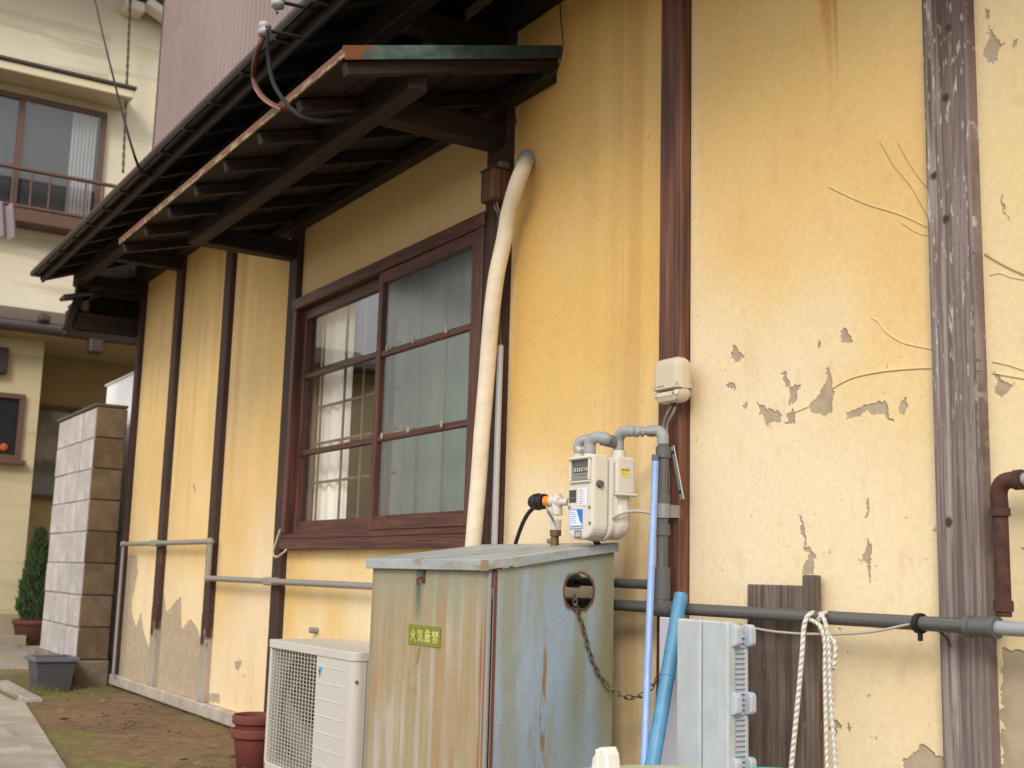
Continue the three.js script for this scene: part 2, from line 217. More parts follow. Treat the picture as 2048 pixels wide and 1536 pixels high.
// ---------------------------------------------------------------- the old house
const house = thing('house', 'old timber house with ochre plaster panels, dark posts and a canopied window', 'house', [-4.6, 0, 0]);
const XC = -7.86;
const PL = [];                                     // chips and stains are gathered in wall metres
const poly = (pts, ox, oy, s) => pts.map(([x, y]) => { const p = W(ox + x / s, oy + y / s); return [p.x, p.y]; });
const c5 = (p) => poly(p, 1300, 600, 2.738), c4 = (p) => poly(p, 1400, 1000, 2.866), c6 = (p) => poly(p, 1300, 0, 2.56), cA = (p) => poly(p, 0, 780, 2.032);
const chips = [
  [[450, 250], [475, 255], [512, 305], [455, 340]], [[1060, 140], [1080, 180], [1105, 215], [1075, 240], [1035, 225]], [[412, 470], [440, 450], [470, 480], [440, 500]], [[505, 570], [535, 562], [530, 597], [508, 592]],
  [[585, 545], [610, 590], [660, 580], [722, 630], [715, 665], [660, 680], [640, 705], [620, 660]], [[720, 398], [742, 395], [768, 455], [750, 478]], [[768, 468], [824, 458], [800, 520], [785, 580], [753, 570]], [[738, 668], [780, 605], [802, 640], [792, 668]],
  [[975, 345], [990, 400], [1000, 500], [985, 560], [1002, 614], [930, 627], [863, 600], [880, 570], [930, 520], [955, 470], [955, 400]], [[1070, 630], [1160, 578], [1300, 545], [1308, 600], [1316, 640], [1330, 684], [1250, 612], [1160, 627], [1078, 662]], [[1385, 550], [1412, 590], [1400, 618], [1358, 615]],
  [[925, 228], [940, 230], [938, 262], [926, 255]], [[1890, 375], [1930, 440], [1982, 448], [1972, 490], [1920, 532], [1888, 500]],
].map(c5).concat([
  [[563, 55], [587, 150], [602, 240], [642, 310], [660, 380], [642, 432], [575, 432], [590, 390], [620, 350], [603, 280], [580, 200]], [[958, -5], [972, 40], [957, 112], [948, 50]], [[950, 238], [987, 270], [970, 340], [967, 400], [977, 482], [955, 430], [943, 340]], [[914, 336], [932, 350], [922, 370]],
  [[726, 1300], [770, 1258], [804, 1300], [780, 1352], [745, 1332]], [[843, 1260], [862, 1300], [850, 1332]], [[1150, 1560], [1165, 1490], [1230, 1458], [1260, 1418], [1310, 1422], [1345, 1470], [1390, 1480], [1400, 1420], [1432, 1398], [1450, 1700], [1150, 1700]],
  [[1735, 865], [1790, 880], [1857, 862], [2100, 860], [2100, 1800], [1720, 1800]], [[1826, 270], [1850, 280], [1845, 305]], [[792, 730], [808, 735], [803, 755]], [[830, 865], [846, 875], [840, 895]],
].map(c4)).concat([
  [[1740, 128], [1757, 190], [1802, 240], [1762, 332], [1703, 272], [1720, 210]], [[1708, 46], [1737, 50], [1732, 84], [1710, 80]], [[1794, 1008], [1818, 1030], [1842, 1142], [1813, 1080]], [[1855, 200], [1880, 205], [1875, 225], [1856, 222]],
].map(c6)).concat([
  [[500, 672], [556, 672], [560, 740], [548, 800], [536, 850], [535, 900], [552, 968], [572, 905], [580, 965], [606, 1060], [625, 1260], [455, 1260]],
  [[640, 880], [664, 820], [676, 902], [700, 880], [735, 838], [738, 970], [776, 932], [800, 968], [826, 1030], [830, 1290], [628, 1290]],
  [[846, 1236], [890, 1240], [894, 1275], [846, 1268]], [[952, 1105], [984, 1100], [972, 1138], [955, 1140]], [[985, 1160], [992, 1162], [990, 1180]], [[784, 385], [792, 388], [796, 418], [788, 416]],
].map(cA));
// panel chip boxes
const CB = chips.map((p) => { const xs = p.map((q) => q[0]), ys = p.map((q) => q[1]); return { p, x0: Math.min(...xs) - 0.02, x1: Math.max(...xs) + 0.02, y0: Math.min(...ys) - 0.02, y1: Math.max(...ys) + 0.02 }; });
const chipAt = (x, y, list) => { for (const c of list) if (x > c.x0 && x < c.x1 && y > c.y0 && y < c.y1) { const a = (fbm(x * 60, y * 60, 3) - 0.5) * 0.022 + (vn(x * 190, y * 190) - 0.5) * 0.005, b = (fbm(x * 60 + 50, y * 60 + 3, 3) - 0.5) * 0.022 + (vn(x * 190 + 9, y * 190) - 0.5) * 0.005; if (inside(c.p, x + a, y + b)) return true; } return false; };
function plaster(x0, x1, y0, y1, ppm, o = {}) {
  const { ochre = [226, 190, 122], pale = [238, 220, 186], sd = 0, streaks = 0.3, streakCol = [176, 126, 62], grey = 0, fade = [0.9, 1.7], extra } = o, w = (x1 - x0) * ppm, h = (y1 - y0) * ppm;
  const near = CB.filter((c) => c.x1 > x0 && c.x0 < x1 && c.y1 > y0 && c.y0 < y1);
  const mask = new Uint8Array(Math.round(w) * Math.round(h));
  const map = tex(w, h, (u, v) => {
    const x = x0 + u * (x1 - x0), y = y0 + v * (y1 - y0), big = fbm(x * 1.5 + sd, y * 1.3 + 3, 4), med = fbm(x * 7 + sd, y * 5, 4);
    let t = sst(fade[0], fade[1], y + (big - 0.5) * 1.3) * 0.75 + (med - 0.5) * 0.18 + (big - 0.5) * 0.6;
    let c = mix3(pale, ochre, clamp(t + 0.12));
    const e = Math.min(x - x0, x1 - x); c = mix3(c, pale, sst(0.045 + 0.05 * (med - 0.4), 0.0, e) * 0.6);
    const sk = fbm(x * 13 + sd * 3, y * 0.6 + sd, 4), top = sst(y0 + (y1 - y0) * 0.25, y1, y + (fbm(x * 14, sd, 2) - 0.5) * 1.4);
    c = mix3(c, streakCol, sst(0.46, 0.76, sk) * top * streaks * 0.6);
    if (grey) c = mix3(c, [158, 138, 116], sst(0.44, 0.74, fbm(x * 6 + sd, y * 1.5 + 7, 4)) * grey * 0.7 * (0.4 + 0.6 * top));
    if (extra) c = extra(c, x, y);
    c = mix3(c, [196, 160, 108], sst(0.66, 0.8, fbm(x * 30 + sd, y * 12 + 2, 4)) * 0.14);
    const sp = vn(x * 140 + sd, y * 70); if (sp > 0.965 && fbm(x * 3 + 5, y * 3, 2) > 0.5) c = mix3(c, [140, 112, 80], 0.5);
    const f = 0.97 + 0.06 * fbm(x * 120, y * 120, 2); c = c.map((k) => k * f);
    if (near.length && chipAt(x, y, near)) { const m = fbm(x * 40, y * 40, 4); c = mix3([162, 144, 120], [190, 172, 146], m); mask[Math.floor(v * h) * Math.round(w) + Math.floor(u * w)] = 1; }
    return c;
  });
  const mw = Math.round(w), mh = Math.round(h);
  const bump = tex(w, h, (u, v) => { const x = x0 + u * (x1 - x0), y = y0 + v * (y1 - y0), k = mask[Math.min(mh - 1, Math.floor(v * mh)) * mw + Math.min(mw - 1, Math.floor(u * mw))];
    const g = 255 * clamp((k ? 0.3 : 0.72) + (fbm(x * 45, y * 45, 3) - 0.5) * (k ? 0.22 : 0.035) + (fbm(x * 4, y * 4, 2) - 0.5) * 0.1); return [g, g, g]; }, false);
  return mat(0xffffff, 0.88, { map, bumpMap: bump, bumpScale: 0.006 });
}
function panel(x0, x1, y0, y1, ppm, o, label) {
  const m = plaster(x0, x1, y0, y1, ppm, o), g = cb(x1 - x0, y1 - y0, 0.06, 0.002).translate((x0 + x1) / 2, (y0 + y1) / 2, -0.03), p = g.attributes.position, u = g.attributes.uv;
  for (let i = 0; i < u.count; i++) u.setXY(i, (p.getX(i) - x0) / (x1 - x0), (p.getY(i) - y0) / (y1 - y0));
  return part(house, 'plaster_panel', g, m, label);
}
const TOP = 2.86, BOT = 0.1;
const smear = (px, py, qx, qy, wid, col, k) => { const a = W(px, py), b = W(qx, qy); return (c, x, y) => { const t = clamp((a.y - y) / (a.y - b.y + 1e-6)), cx = a.x + (b.x - a.x) * t + (fbm(y * 3, 4, 2) - 0.5) * 0.02; if (y < b.y - 0.15) return c;
  const d = Math.abs(x - cx) / (wid * (1 - 0.5 * t)); return mix3(c, col, sst(1, 0.2, d + (fbm(x * 50, y * 3, 3) - 0.5) * 1.2) * k * sst(b.y - 0.15, b.y + 0.25, y)); }; };
panel(-7.80, -7.07, BOT, TOP, 240, { sd: 3, streaks: 0.5, grey: 0.3, fade: [0.45, 1.05], pale: [236, 212, 170] });
panel(-6.97, -6.16, BOT, TOP, 260, { sd: 9, streaks: 0.6, grey: 0.4, fade: [0.45, 1.05], pale: [236, 212, 170] });
panel(-6.06, -5.22, BOT, TOP, 300, { sd: 15, streaks: 0.5, grey: 0.3, fade: [0.5, 1.15], pale: [236, 211, 172] });
panel(-5.12, -3.42, 2.0, TOP, 260, { sd: 21, streaks: 0.05, pale: [226, 204, 160], ochre: [218, 190, 138] });
panel(-5.12, -3.42, BOT, 0.87, 320, { sd: 27, streaks: 0.1, ochre: [224, 184, 108], fade: [0.1, 0.75] });
const s1 = smear(1245, -40, 1240, 300, 0.02, [196, 152, 92], 0.3), s2 = smear(1285, -60, 1275, 330, 0.05, [198, 156, 98], 0.25), s1b = smear(1225, 880, 1265, 1200, 0.05, [200, 156, 92], 0.25), s1c = smear(1262, 1215, 1262, 1536, 0.06, [190, 144, 80], 0.35);
panel(-3.29, -2.475, BOT, TOP, 400, { sd: 33, streaks: 0.12, grey: 0.12, fade: [0.85, 1.6], ochre: [224, 182, 106], extra: (c, x, y) => s1c(s1b(s2(s1(c, x, y), x, y), x, y), x, y) });
const s3 = smear(1650, -60, 1660, 170, 0.035, [196, 138, 74], 0.7), s4 = smear(1665, -60, 1672, 120, 0.015, [186, 124, 62], 0.7);
panel(-2.385, -1.595, BOT, TOP, 520, { sd: 40, streaks: 0.06, fade: [0.85, 1.95], extra: (c, x, y) => { c = s4(s3(c, x, y), x, y); const q = W(1480, 900), d = Math.hypot(x - q.x, (y - q.y) * 0.8); return mix3(c, [234, 216, 188], 0.55 * sst(0.5, 0.05, d + (fbm(x * 5, y * 5, 3) - 0.5) * 0.3)); } }, 'cream yellow plaster panel with chipped patches');
panel(-1.49, -0.66, BOT, TOP, 420, { sd: 52, streaks: 0.05, fade: [1.2, 2.8], ochre: [226, 198, 140], pale: [233, 214, 172] });
panel(-0.56, 0.8, BOT, TOP, 120, { sd: 59, streaks: 0.05 });
// posts stand proud of the plaster
const post = (x0, x1, y0, y1, m, z = 0.03) => { const g = bx(x0, x1, y0, y1, -0.08, z, 0.004); if (m === M.postGrey) { const p = g.attributes.position, u = g.attributes.uv; for (let i = 0; i < u.count; i++) u.setXY(i, (p.getX(i) - x0) / (x1 - x0) * 0.98 + 0.01 + (p.getZ(i) - z), p.getY(i) / 3); } return part(house, 'post', g, m); };
const footMat = mat(0xffffff, 0.9, { map: tex(48, 256, (u, v) => { const n = fbm(u * 3, v * 9, 4); return mix3(mix3([150, 140, 128], [178, 166, 152], n), [66, 42, 34], sst(0.45, 0.8, v + (n - 0.5) * 0.9)); }) });
post(XC - 0.02, -7.80, 0.09, TOP, M.postDark, 0.03);
for (const [a, b] of [[-7.07, -6.97], [-6.16, -6.06]]) { post(a, b, 0.55, TOP, M.postDark); const fg = bx(a - 0.001, b + 0.001, 0.1, 0.55, -0.08, 0.031, 0.004), fp = fg.attributes.position, fu = fg.attributes.uv; for (let i = 0; i < fu.count; i++) fu.setXY(i, (fp.getX(i) - a) * 9 + fp.getZ(i) * 9, clamp((fp.getY(i) - 0.1) / 0.45, 0.01, 0.99)); part(house, 'post_foot', fg, footMat, 'lower part of post coated in grey mortar'); }
post(-5.22, -5.12, 0.1, TOP, M.postDark);
post(-3.42, -3.29, 0.1, TOP, M.postDark);
post(-2.478, -2.386, 0.1, TOP, M.postRed, 0.032);
post(-1.598, -1.488, 0.1, TOP, M.postGrey, 0.03);
post(-0.66, -0.56, 0.1, TOP, M.postGrey, 0.03);
part(house, 'side_wall', bx(XC, -7.80, 0, 6.2, -6, -0.08), mat([150, 128, 86], 0.9));
// concrete footing with its sill and vent
{
  const fm = tex(1024, 64, (u, v) => { const n = fbm(u * 60, v * 4, 4); return mix3([150, 138, 124], [196, 184, 168], n); });
  const con = mat(0xffffff, 0.9, { map: fm, bumpMap: fm, bumpScale: 0.002 });
  part(house, 'footing', bx(-7.88, 0.8, -0.2, 0.035, -0.1, 0.01), mat([116, 102, 86], 0.95));
  const s = bx(-7.89, 0.8, 0.035, 0.1, -0.09, 0.035, 0.006), p = s.attributes.position, u = s.attributes.uv; for (let i = 0; i < u.count; i++) u.setXY(i, p.getX(i) / 4, p.getY(i) * 4 + p.getZ(i) * 4);
  part(house, 'sill_beam', s, con);
  const a = W(262, 1386, 0.02), b = W(290, 1396, 0.02); part(house, 'vent', bx(a.x, b.x, 0.0, 0.03, 0.0, 0.016), M.darkGap);
}
part(house, 'wall_plate', bx(-7.88, 0.8, 2.61, 2.73, 0.0, 0.07, 0.004), M.eaveWood);
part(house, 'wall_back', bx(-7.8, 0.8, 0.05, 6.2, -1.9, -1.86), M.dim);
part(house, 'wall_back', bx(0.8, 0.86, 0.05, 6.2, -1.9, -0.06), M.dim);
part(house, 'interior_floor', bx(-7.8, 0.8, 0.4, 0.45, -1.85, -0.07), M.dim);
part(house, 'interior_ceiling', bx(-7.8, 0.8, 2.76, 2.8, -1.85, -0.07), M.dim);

// ---- window: frame, sill, two sliding sashes with muntins, lattice, curtains
{
  const X0 = -5.12, X1 = -3.42, Y0 = 0.87, Y1 = 2.0;
  const win = part(house, 'window', [bx(X0, X0 + 0.035, 0.93, 1.95, -0.09, 0.036), bx(X1 - 0.035, X1, 0.93, 1.95, -0.09, 0.036), bx(X0 - 0.01, X1 + 0.01, 1.95, Y1, -0.09, 0.04)], M.sash);
  part(win, 'sill', [bx(X0 - 0.02, X1 + 0.02, 0.86, 0.905, -0.09, 0.046), bx(X0, X1, 0.905, 0.93, -0.09, 0.034)], M.sash);
  const xm = W(768, 800, 0).x, ly = [W(680, 730).y, W(680, 892).y], ry = [W(870, 680).y, W(870, 860).y];
  const sash = (x0, x1, z, ys, gl) => {
    part(win, 'sash', [bx(x0, x0 + 0.034, 0.93, 1.95, z - 0.03, z), bx(x1 - 0.045, x1, 0.93, 1.95, z - 0.03, z), bx(x0 + 0.034, x1 - 0.045, 1.9, 1.95, z - 0.028, z - 0.002), bx(x0 + 0.034, x1 - 0.045, 0.93, 0.985, z - 0.028, z - 0.002)], M.sash);
    const cuts = [0.985, ys[1], ys[0], 1.9];
    for (let k = 0; k < 3; k++) part(win, 'pane', bx(x0 + 0.03, x1 - 0.042, cuts[k] + (k ? 0.006 : -0.003), cuts[k + 1] - (k < 2 ? 0.006 : -0.003), z - 0.017, z - 0.014, 0.0005), gl);
    for (const y of ys) { part(win, 'muntin', bx(x0 + 0.034, x1 - 0.045, y - 0.012, y + 0.012, z - 0.026, z - 0.005), M.sash); }
  };
  sash(X0 + 0.035, xm + 0.028, -0.002, ly, glass()); sash(xm - 0.03, X1 - 0.035, 0.03, ry, glass({ roughness: 0.22, color: new THREE.Color(0.9, 0.94, 0.89) }));
  const clipM = mat([168, 148, 124], 0.5);
  for (const [a, b] of [[787, 699], [840, 683], [906, 663], [777, 873], [830, 861], [897, 850]]) { const p = W(a, b, 0); part(win, 'clip', bx(p.x - 0.006, p.x + 0.006, p.y - 0.012, p.y + 0.012, 0.024, 0.033), clipM); }
  // thin shoji lattice behind the glass
  const zl = -0.06, lat = [];
  for (const px of [641, 686, 724]) { const p = W(px, 800, zl); lat.push([p.x - 0.006, p.x + 0.006, 0.95, 1.93]); }
  for (const px of [838, 890, 946]) { const p = W(px, 700, zl); lat.push([p.x - 0.005, p.x + 0.005, 0.95, 1.93]); }
  for (const [a, b, c, d] of lat) part(win, 'lattice_bar', bx(a, b, c, d, zl - 0.01, zl), M.lattice);
  for (const y of [1.16, 1.335, 1.5, 1.68]) part(win, 'lattice_bar', bx(X0 + 0.02, xm - 0.02, y - 0.006, y + 0.006, zl - 0.021, zl - 0.011), M.lattice);
  // curtains hang in folds
  const curtain = (x0, x1, z, y0, y1, f, amp, m, sd) => { const n = Math.ceil((x1 - x0) / 0.008), P = [], U = [], row = []; for (let i = 0; i <= n; i++) { const x = x0 + (x1 - x0) * i / n; row.push([x, z + amp * (Math.sin(x * f + 2 * fbm(x * 4, sd, 2)) + 0.5 * Math.sin(x * f * 2.3))]); }
    for (let i = 0; i < n; i++) { const [a, az] = row[i], [b, bz] = row[i + 1]; P.push(a, y0, az, b, y0, bz, b, y1, bz, a, y0, az, b, y1, bz, a, y1, az); U.push(0, 0, 1, 0, 1, 1, 0, 0, 1, 1, 0, 1); }
    const g = new THREE.BufferGeometry(); g.setAttribute('position', new THREE.Float32BufferAttribute(P, 3)); g.setAttribute('uv', new THREE.Float32BufferAttribute(U, 2)); g.computeVertexNormals(); part(win, 'curtain', g, m); };
  const cm = (c) => mat(c, 0.9), xa = W(694, 900, -0.1).x;
  curtain(X0 + 0.03, xa, -0.1, 0.92, 1.97, 60, 0.008, cm([250, 249, 240]), 2);
  curtain(xa + 0.02, xm, -0.26, 0.92, 1.97, 48, 0.014, cm([136, 136, 122]), 5); curtain(xm - 0.01, X1, -0.1, 0.92, 1.97, 52, 0.011, cm([108, 117, 104]), 7);
}

// ---- canopy over the window: copper-edged roof, boards, rafters, beam and arms
{
  const x0 = -5.5, x1 = -3.02, zo = 0.745, yo = 2.235, yw = 2.44, sl = (yw - yo) / zo, n = V3(0, 1, sl).normalize();
  const rustT = (pal, kx) => tex(1024, 32, (u, v) => { const n1 = fbm(u * 40 * kx, v * 2.5, 4), n2 = fbm(u * 160 * kx, v * 1.5 + 7, 3); let c = mix3([88, 48, 28], [128, 76, 42], n2); c = mix3(c, pal, sst(0.44, 0.7, n1 + (0.32 - v) * 0.55)); c = mix3(c, [52, 36, 30], sst(0.6, 0.75, n2) * 0.6); return c; });
  const fx = (g, a, b) => { const p = g.attributes.position, u = g.attributes.uv; for (let i = 0; i < u.count; i++) u.setXY(i, (a === 'x' ? p.getX(i) / 3 : p.getZ(i)), clamp((p.getY(i) - b) / 0.04)); return g; };
  const rim = mat(0xffffff, 0.6, { map: rustT([150, 136, 96], 2.4) }), verd = mat(0xffffff, 0.6, { map: tex(256, 32, (u, v) => { const m = fbm(u * 22, v * 3, 4), r = sst(0.86, 0.93, u + (m - 0.5) * 0.12); return mix3(mix3([50, 70, 74], [108, 138, 128], m * sst(0.15, 0.6, u)), [120, 70, 42], r); }) });
  const top = bar(V3((x0 + x1) / 2, yw + 0.012, 0), V3((x0 + x1) / 2, yo + 0.012, zo), x1 - x0, 0.008, 0.001);
  const can = part(house, 'canopy', top, mat([74, 92, 88], 0.6));
  part(can, 'edge_strip', fx(bx(x0 - 0.004, x1 + 0.002, yo - 0.012, yo + 0.02, zo, zo + 0.006, 0.0015), 'x', yo - 0.012), rim);
  const side = bar(V3(x1, yw + 0.002, -0.005), V3(x1, yo + 0.002, zo + 0.005), 0.006, 0.042, 0.0015), sp = side.attributes.position, su = side.attributes.uv;
  for (let i = 0; i < su.count; i++) su.setXY(i, sp.getZ(i) / 0.75, clamp((sp.getY(i) - (yw - sl * sp.getZ(i)) + 0.02) / 0.045));
  part(can, 'edge_strip', side, verd);
  for (let k = 0; k < 5; k++) { const a = k * 0.15 + 0.004, b = (k + 1) * 0.15 - 0.004; part(can, 'board', bar(V3((x0 + x1) / 2, yw - sl * a - 0.006 + (k % 2) * 0.002, a), V3((x0 + x1) / 2, yw - sl * b - 0.006 + (k % 2) * 0.002, b), x1 - x0 - 0.02, 0.01, 0.002), M.eaveWood); }
  for (let k = 0; k < 8; k++) { const x = x1 - 0.03 - k * 0.345; if (x > x0) part(can, 'rafter', bar(V3(x, yw - 0.034, 0), V3(x, yo - 0.034, zo - 0.012), 0.032, 0.042, 0.003), M.eaveWood); }
  part(can, 'beam', bx(-5.2, -3.06, 2.2, 2.292, 0.455, 0.52, 0.005), M.eaveWood);
  for (const x of [-3.35, -5.17]) part(can, 'arm', bx(x - 0.04, x + 0.04, 2.2, 2.285, 0.02, 0.455, 0.005), M.eaveWood);
  part(can, 'wall_batten', bx(x0 + 0.06, x1 - 0.02, 2.34, 2.395, 0.0, 0.05, 0.004), M.eaveWood);
}

// ---- main eave over the ground floor
{
  const x0 = -7.95, x1 = 0.9, zo = 0.65, yo = 2.612, yw = 2.86, sl = (yw - yo) / zo, n = V3(0, 1, sl).normalize();
  const dw = V3(0, yw - yo, -zo);
  const roof = part(house, 'eave', corr(V3(x0, yo + 0.02, zo + 0.02), V3(1, 0, 0), x1 - x0, dw, n, 0.064, 0.011, 0.9), mat([70, 58, 58], 0.5));
  const gut = []; { const prof = [], L = x1 - x0 + 0.06; for (let k = 0; k <= 10; k++) { const a = Math.PI * (1 + k / 10); prof.push([0.03 + 0.029 * Math.cos(a), 0.029 * Math.sin(a)]); } for (let k = 10; k >= 0; k--) { const a = Math.PI * (1 + k / 10); prof.push([0.03 + 0.026 * Math.cos(a), 0.026 * Math.sin(a)]); }
    gut.push(ext(prof, L).rotateY(-Math.PI / 2).translate(x1, yo - 0.002, zo)); }
  const gm = gut[0]; gm.computeBoundingBox(); const bbx = gm.boundingBox; gm.translate(x0 - 0.03 - bbx.min.x, 0, zo - 0.005 - bbx.min.z); gm.computeVertexNormals();
  part(roof, 'gutter', gm, M.brownMetal);
  part(roof, 'gutter_end', bx(x0 - 0.036, x0 - 0.03, yo - 0.03, yo, zo - 0.005, zo + 0.053, 0.002), M.brownMetal);
  for (let x = -7.9; x < x1; x += 0.345) part(roof, 'gutter_bracket', [bx(x - 0.008, x + 0.008, yo - 0.04, yo - 0.033, zo - 0.015, zo + 0.045, 0.002), bx(x - 0.008, x + 0.008, yo - 0.04, yo - 0.01, zo - 0.022, zo - 0.015, 0.002)], mat([72, 56, 44], 0.7));
  for (let k = 0; k < 5; k++) { const a = k * 0.14 + 0.003, b = (k + 1) * 0.14 - 0.003, j = (k % 2) * 0.003; part(roof, 'soffit_board', bar(V3((x0 + x1) / 2, yw - sl * a - 0.012 + j, a), V3((x0 + x1) / 2, yw - sl * b - 0.012 + j, b), x1 - x0 - 0.01, 0.01, 0.002), M.eaveWood); }
  for (let x = x1 - 0.1; x > x0; x -= 0.345) part(roof, 'rafter', bar(V3(x, yw - 0.042, 0.0), V3(x, yo - 0.042, zo - 0.03), 0.04, 0.048, 0.003), M.eaveWood);
  part(roof, 'fascia', bx(x0, x1, yo - 0.07, yo - 0.018, zo - 0.028, zo - 0.012, 0.003), M.eaveWood);
  part(roof, 'barge_board', bar(V3(x0, yw - 0.03, 0), V3(x0, yo - 0.03, zo), 0.018, 0.07, 0.003), M.eaveWood);
  part(roof, 'beam', bx(-7.93, x1, 2.54, 2.635, 0.39, 0.45, 0.005), M.eaveWood);
  for (const x of [-7.84, -7.02, -6.11, -5.17, -3.35, -2.43, -1.54, -0.61]) part(roof, 'arm', bx(x - 0.035, x + 0.035, 2.53, 2.61, 0.03, 0.4, 0.005), M.eaveWood);
}
// ---- lower eave return round the end wall
{
  const m = M.eaveWood, x0 = -8.16, x1 = -7.9;
  const ret = part(house, 'eave_return', bar(V3((x0 + x1) / 2, 2.66, 0.0), V3((x0 + x1) / 2, 2.44, 0.42), x1 - x0, 0.03, 0.004), mat([62, 58, 58], 0.6));
  part(ret, 'barge_board', bar(V3(x1 + 0.005, 2.6, 0.38), V3(x1 + 0.005, 2.24, 0.475), 0.025, 0.05, 0.004), m);
  part(ret, 'fascia', bx(x0, x1, 2.26, 2.42, 0.41, 0.435, 0.004), m);
  part(ret, 'board', bx(x1 - 0.03, x1, 2.27, 2.38, 0.0, 0.41, 0.004), m);
  part(ret, 'board', bx(x1 - 0.02, x1 + 0.01, 2.5, 2.54, 0.0, 0.4, 0.004), m);
  part(ret, 'soffit_board', bx(x0, x1 - 0.03, 2.26, 2.28, 0.0, 0.41, 0.004), m);
  part(ret, 'wall_board', bx(x0, x1, 2.27, 2.85, -0.03, -0.005, 0.004), m); part(ret, 'end_board', bx(x0 + 0.06, x0 + 0.09, 2.27, 2.9, -0.1, 0.4, 0.004), m); part(ret, 'soffit_board', bx(x0 + 0.1, x1 + 0.04, 2.56, 2.58, 0.0, 0.4, 0.004), m);
  const p = W(160, 598, 0.4); part(ret, 'lit_face_block', bx(x1 - 0.03, x1 + 0.0, 2.39, 2.49, 0.34, 0.39, 0.004), M.lattice);  // paler wood block added to paint in the lit inner face of the eave
  for (let k = 0; k < 3; k++) { const t = k / 3; part(ret, 'roof_tile', bar(V3(x1 - 0.02, 2.66 - 0.22 * t - 0.01, 0.47 * t + 0.01), V3(x1 - 0.02, 2.66 - 0.22 * (t + 0.36) + 0.02, 0.47 * (t + 0.36) + 0.03), 0.14, 0.024, 0.006), mat([66, 68, 72], 0.5)); }
}
// ---- upper storey clad in corrugated brown sheet
{
  const cm = tex(256, 256, (u, v) => { const n = fbm(u * 8, v * 3, 4), s = fbm(u * 60, v * 2, 3); return mix3([118, 98, 96], [146, 124, 122], n * 0.6 + s * 0.4); });
  cm.repeat.set(0.7, 0.7);
  const up = part(house, 'upper_wall', corr(V3(-7.86, 2.84, 0.012), V3(1, 0, 0), 8.7, V3(0, 3.4, 0), V3(0, 0, 1), 0.07, 0.012, 0.45), mat(0xffffff, 0.5, { map: cm }));
  part(up, 'corner_trim', bx(-7.885, -7.85, 2.7, 6.24, -0.04, 0.026, 0.003), M.brownMetal);
  part(up, 'upper_roof', bx(-8.4, 1.2, 6.24, 6.34, -6.2, 0.6), M.brownMetal);
}

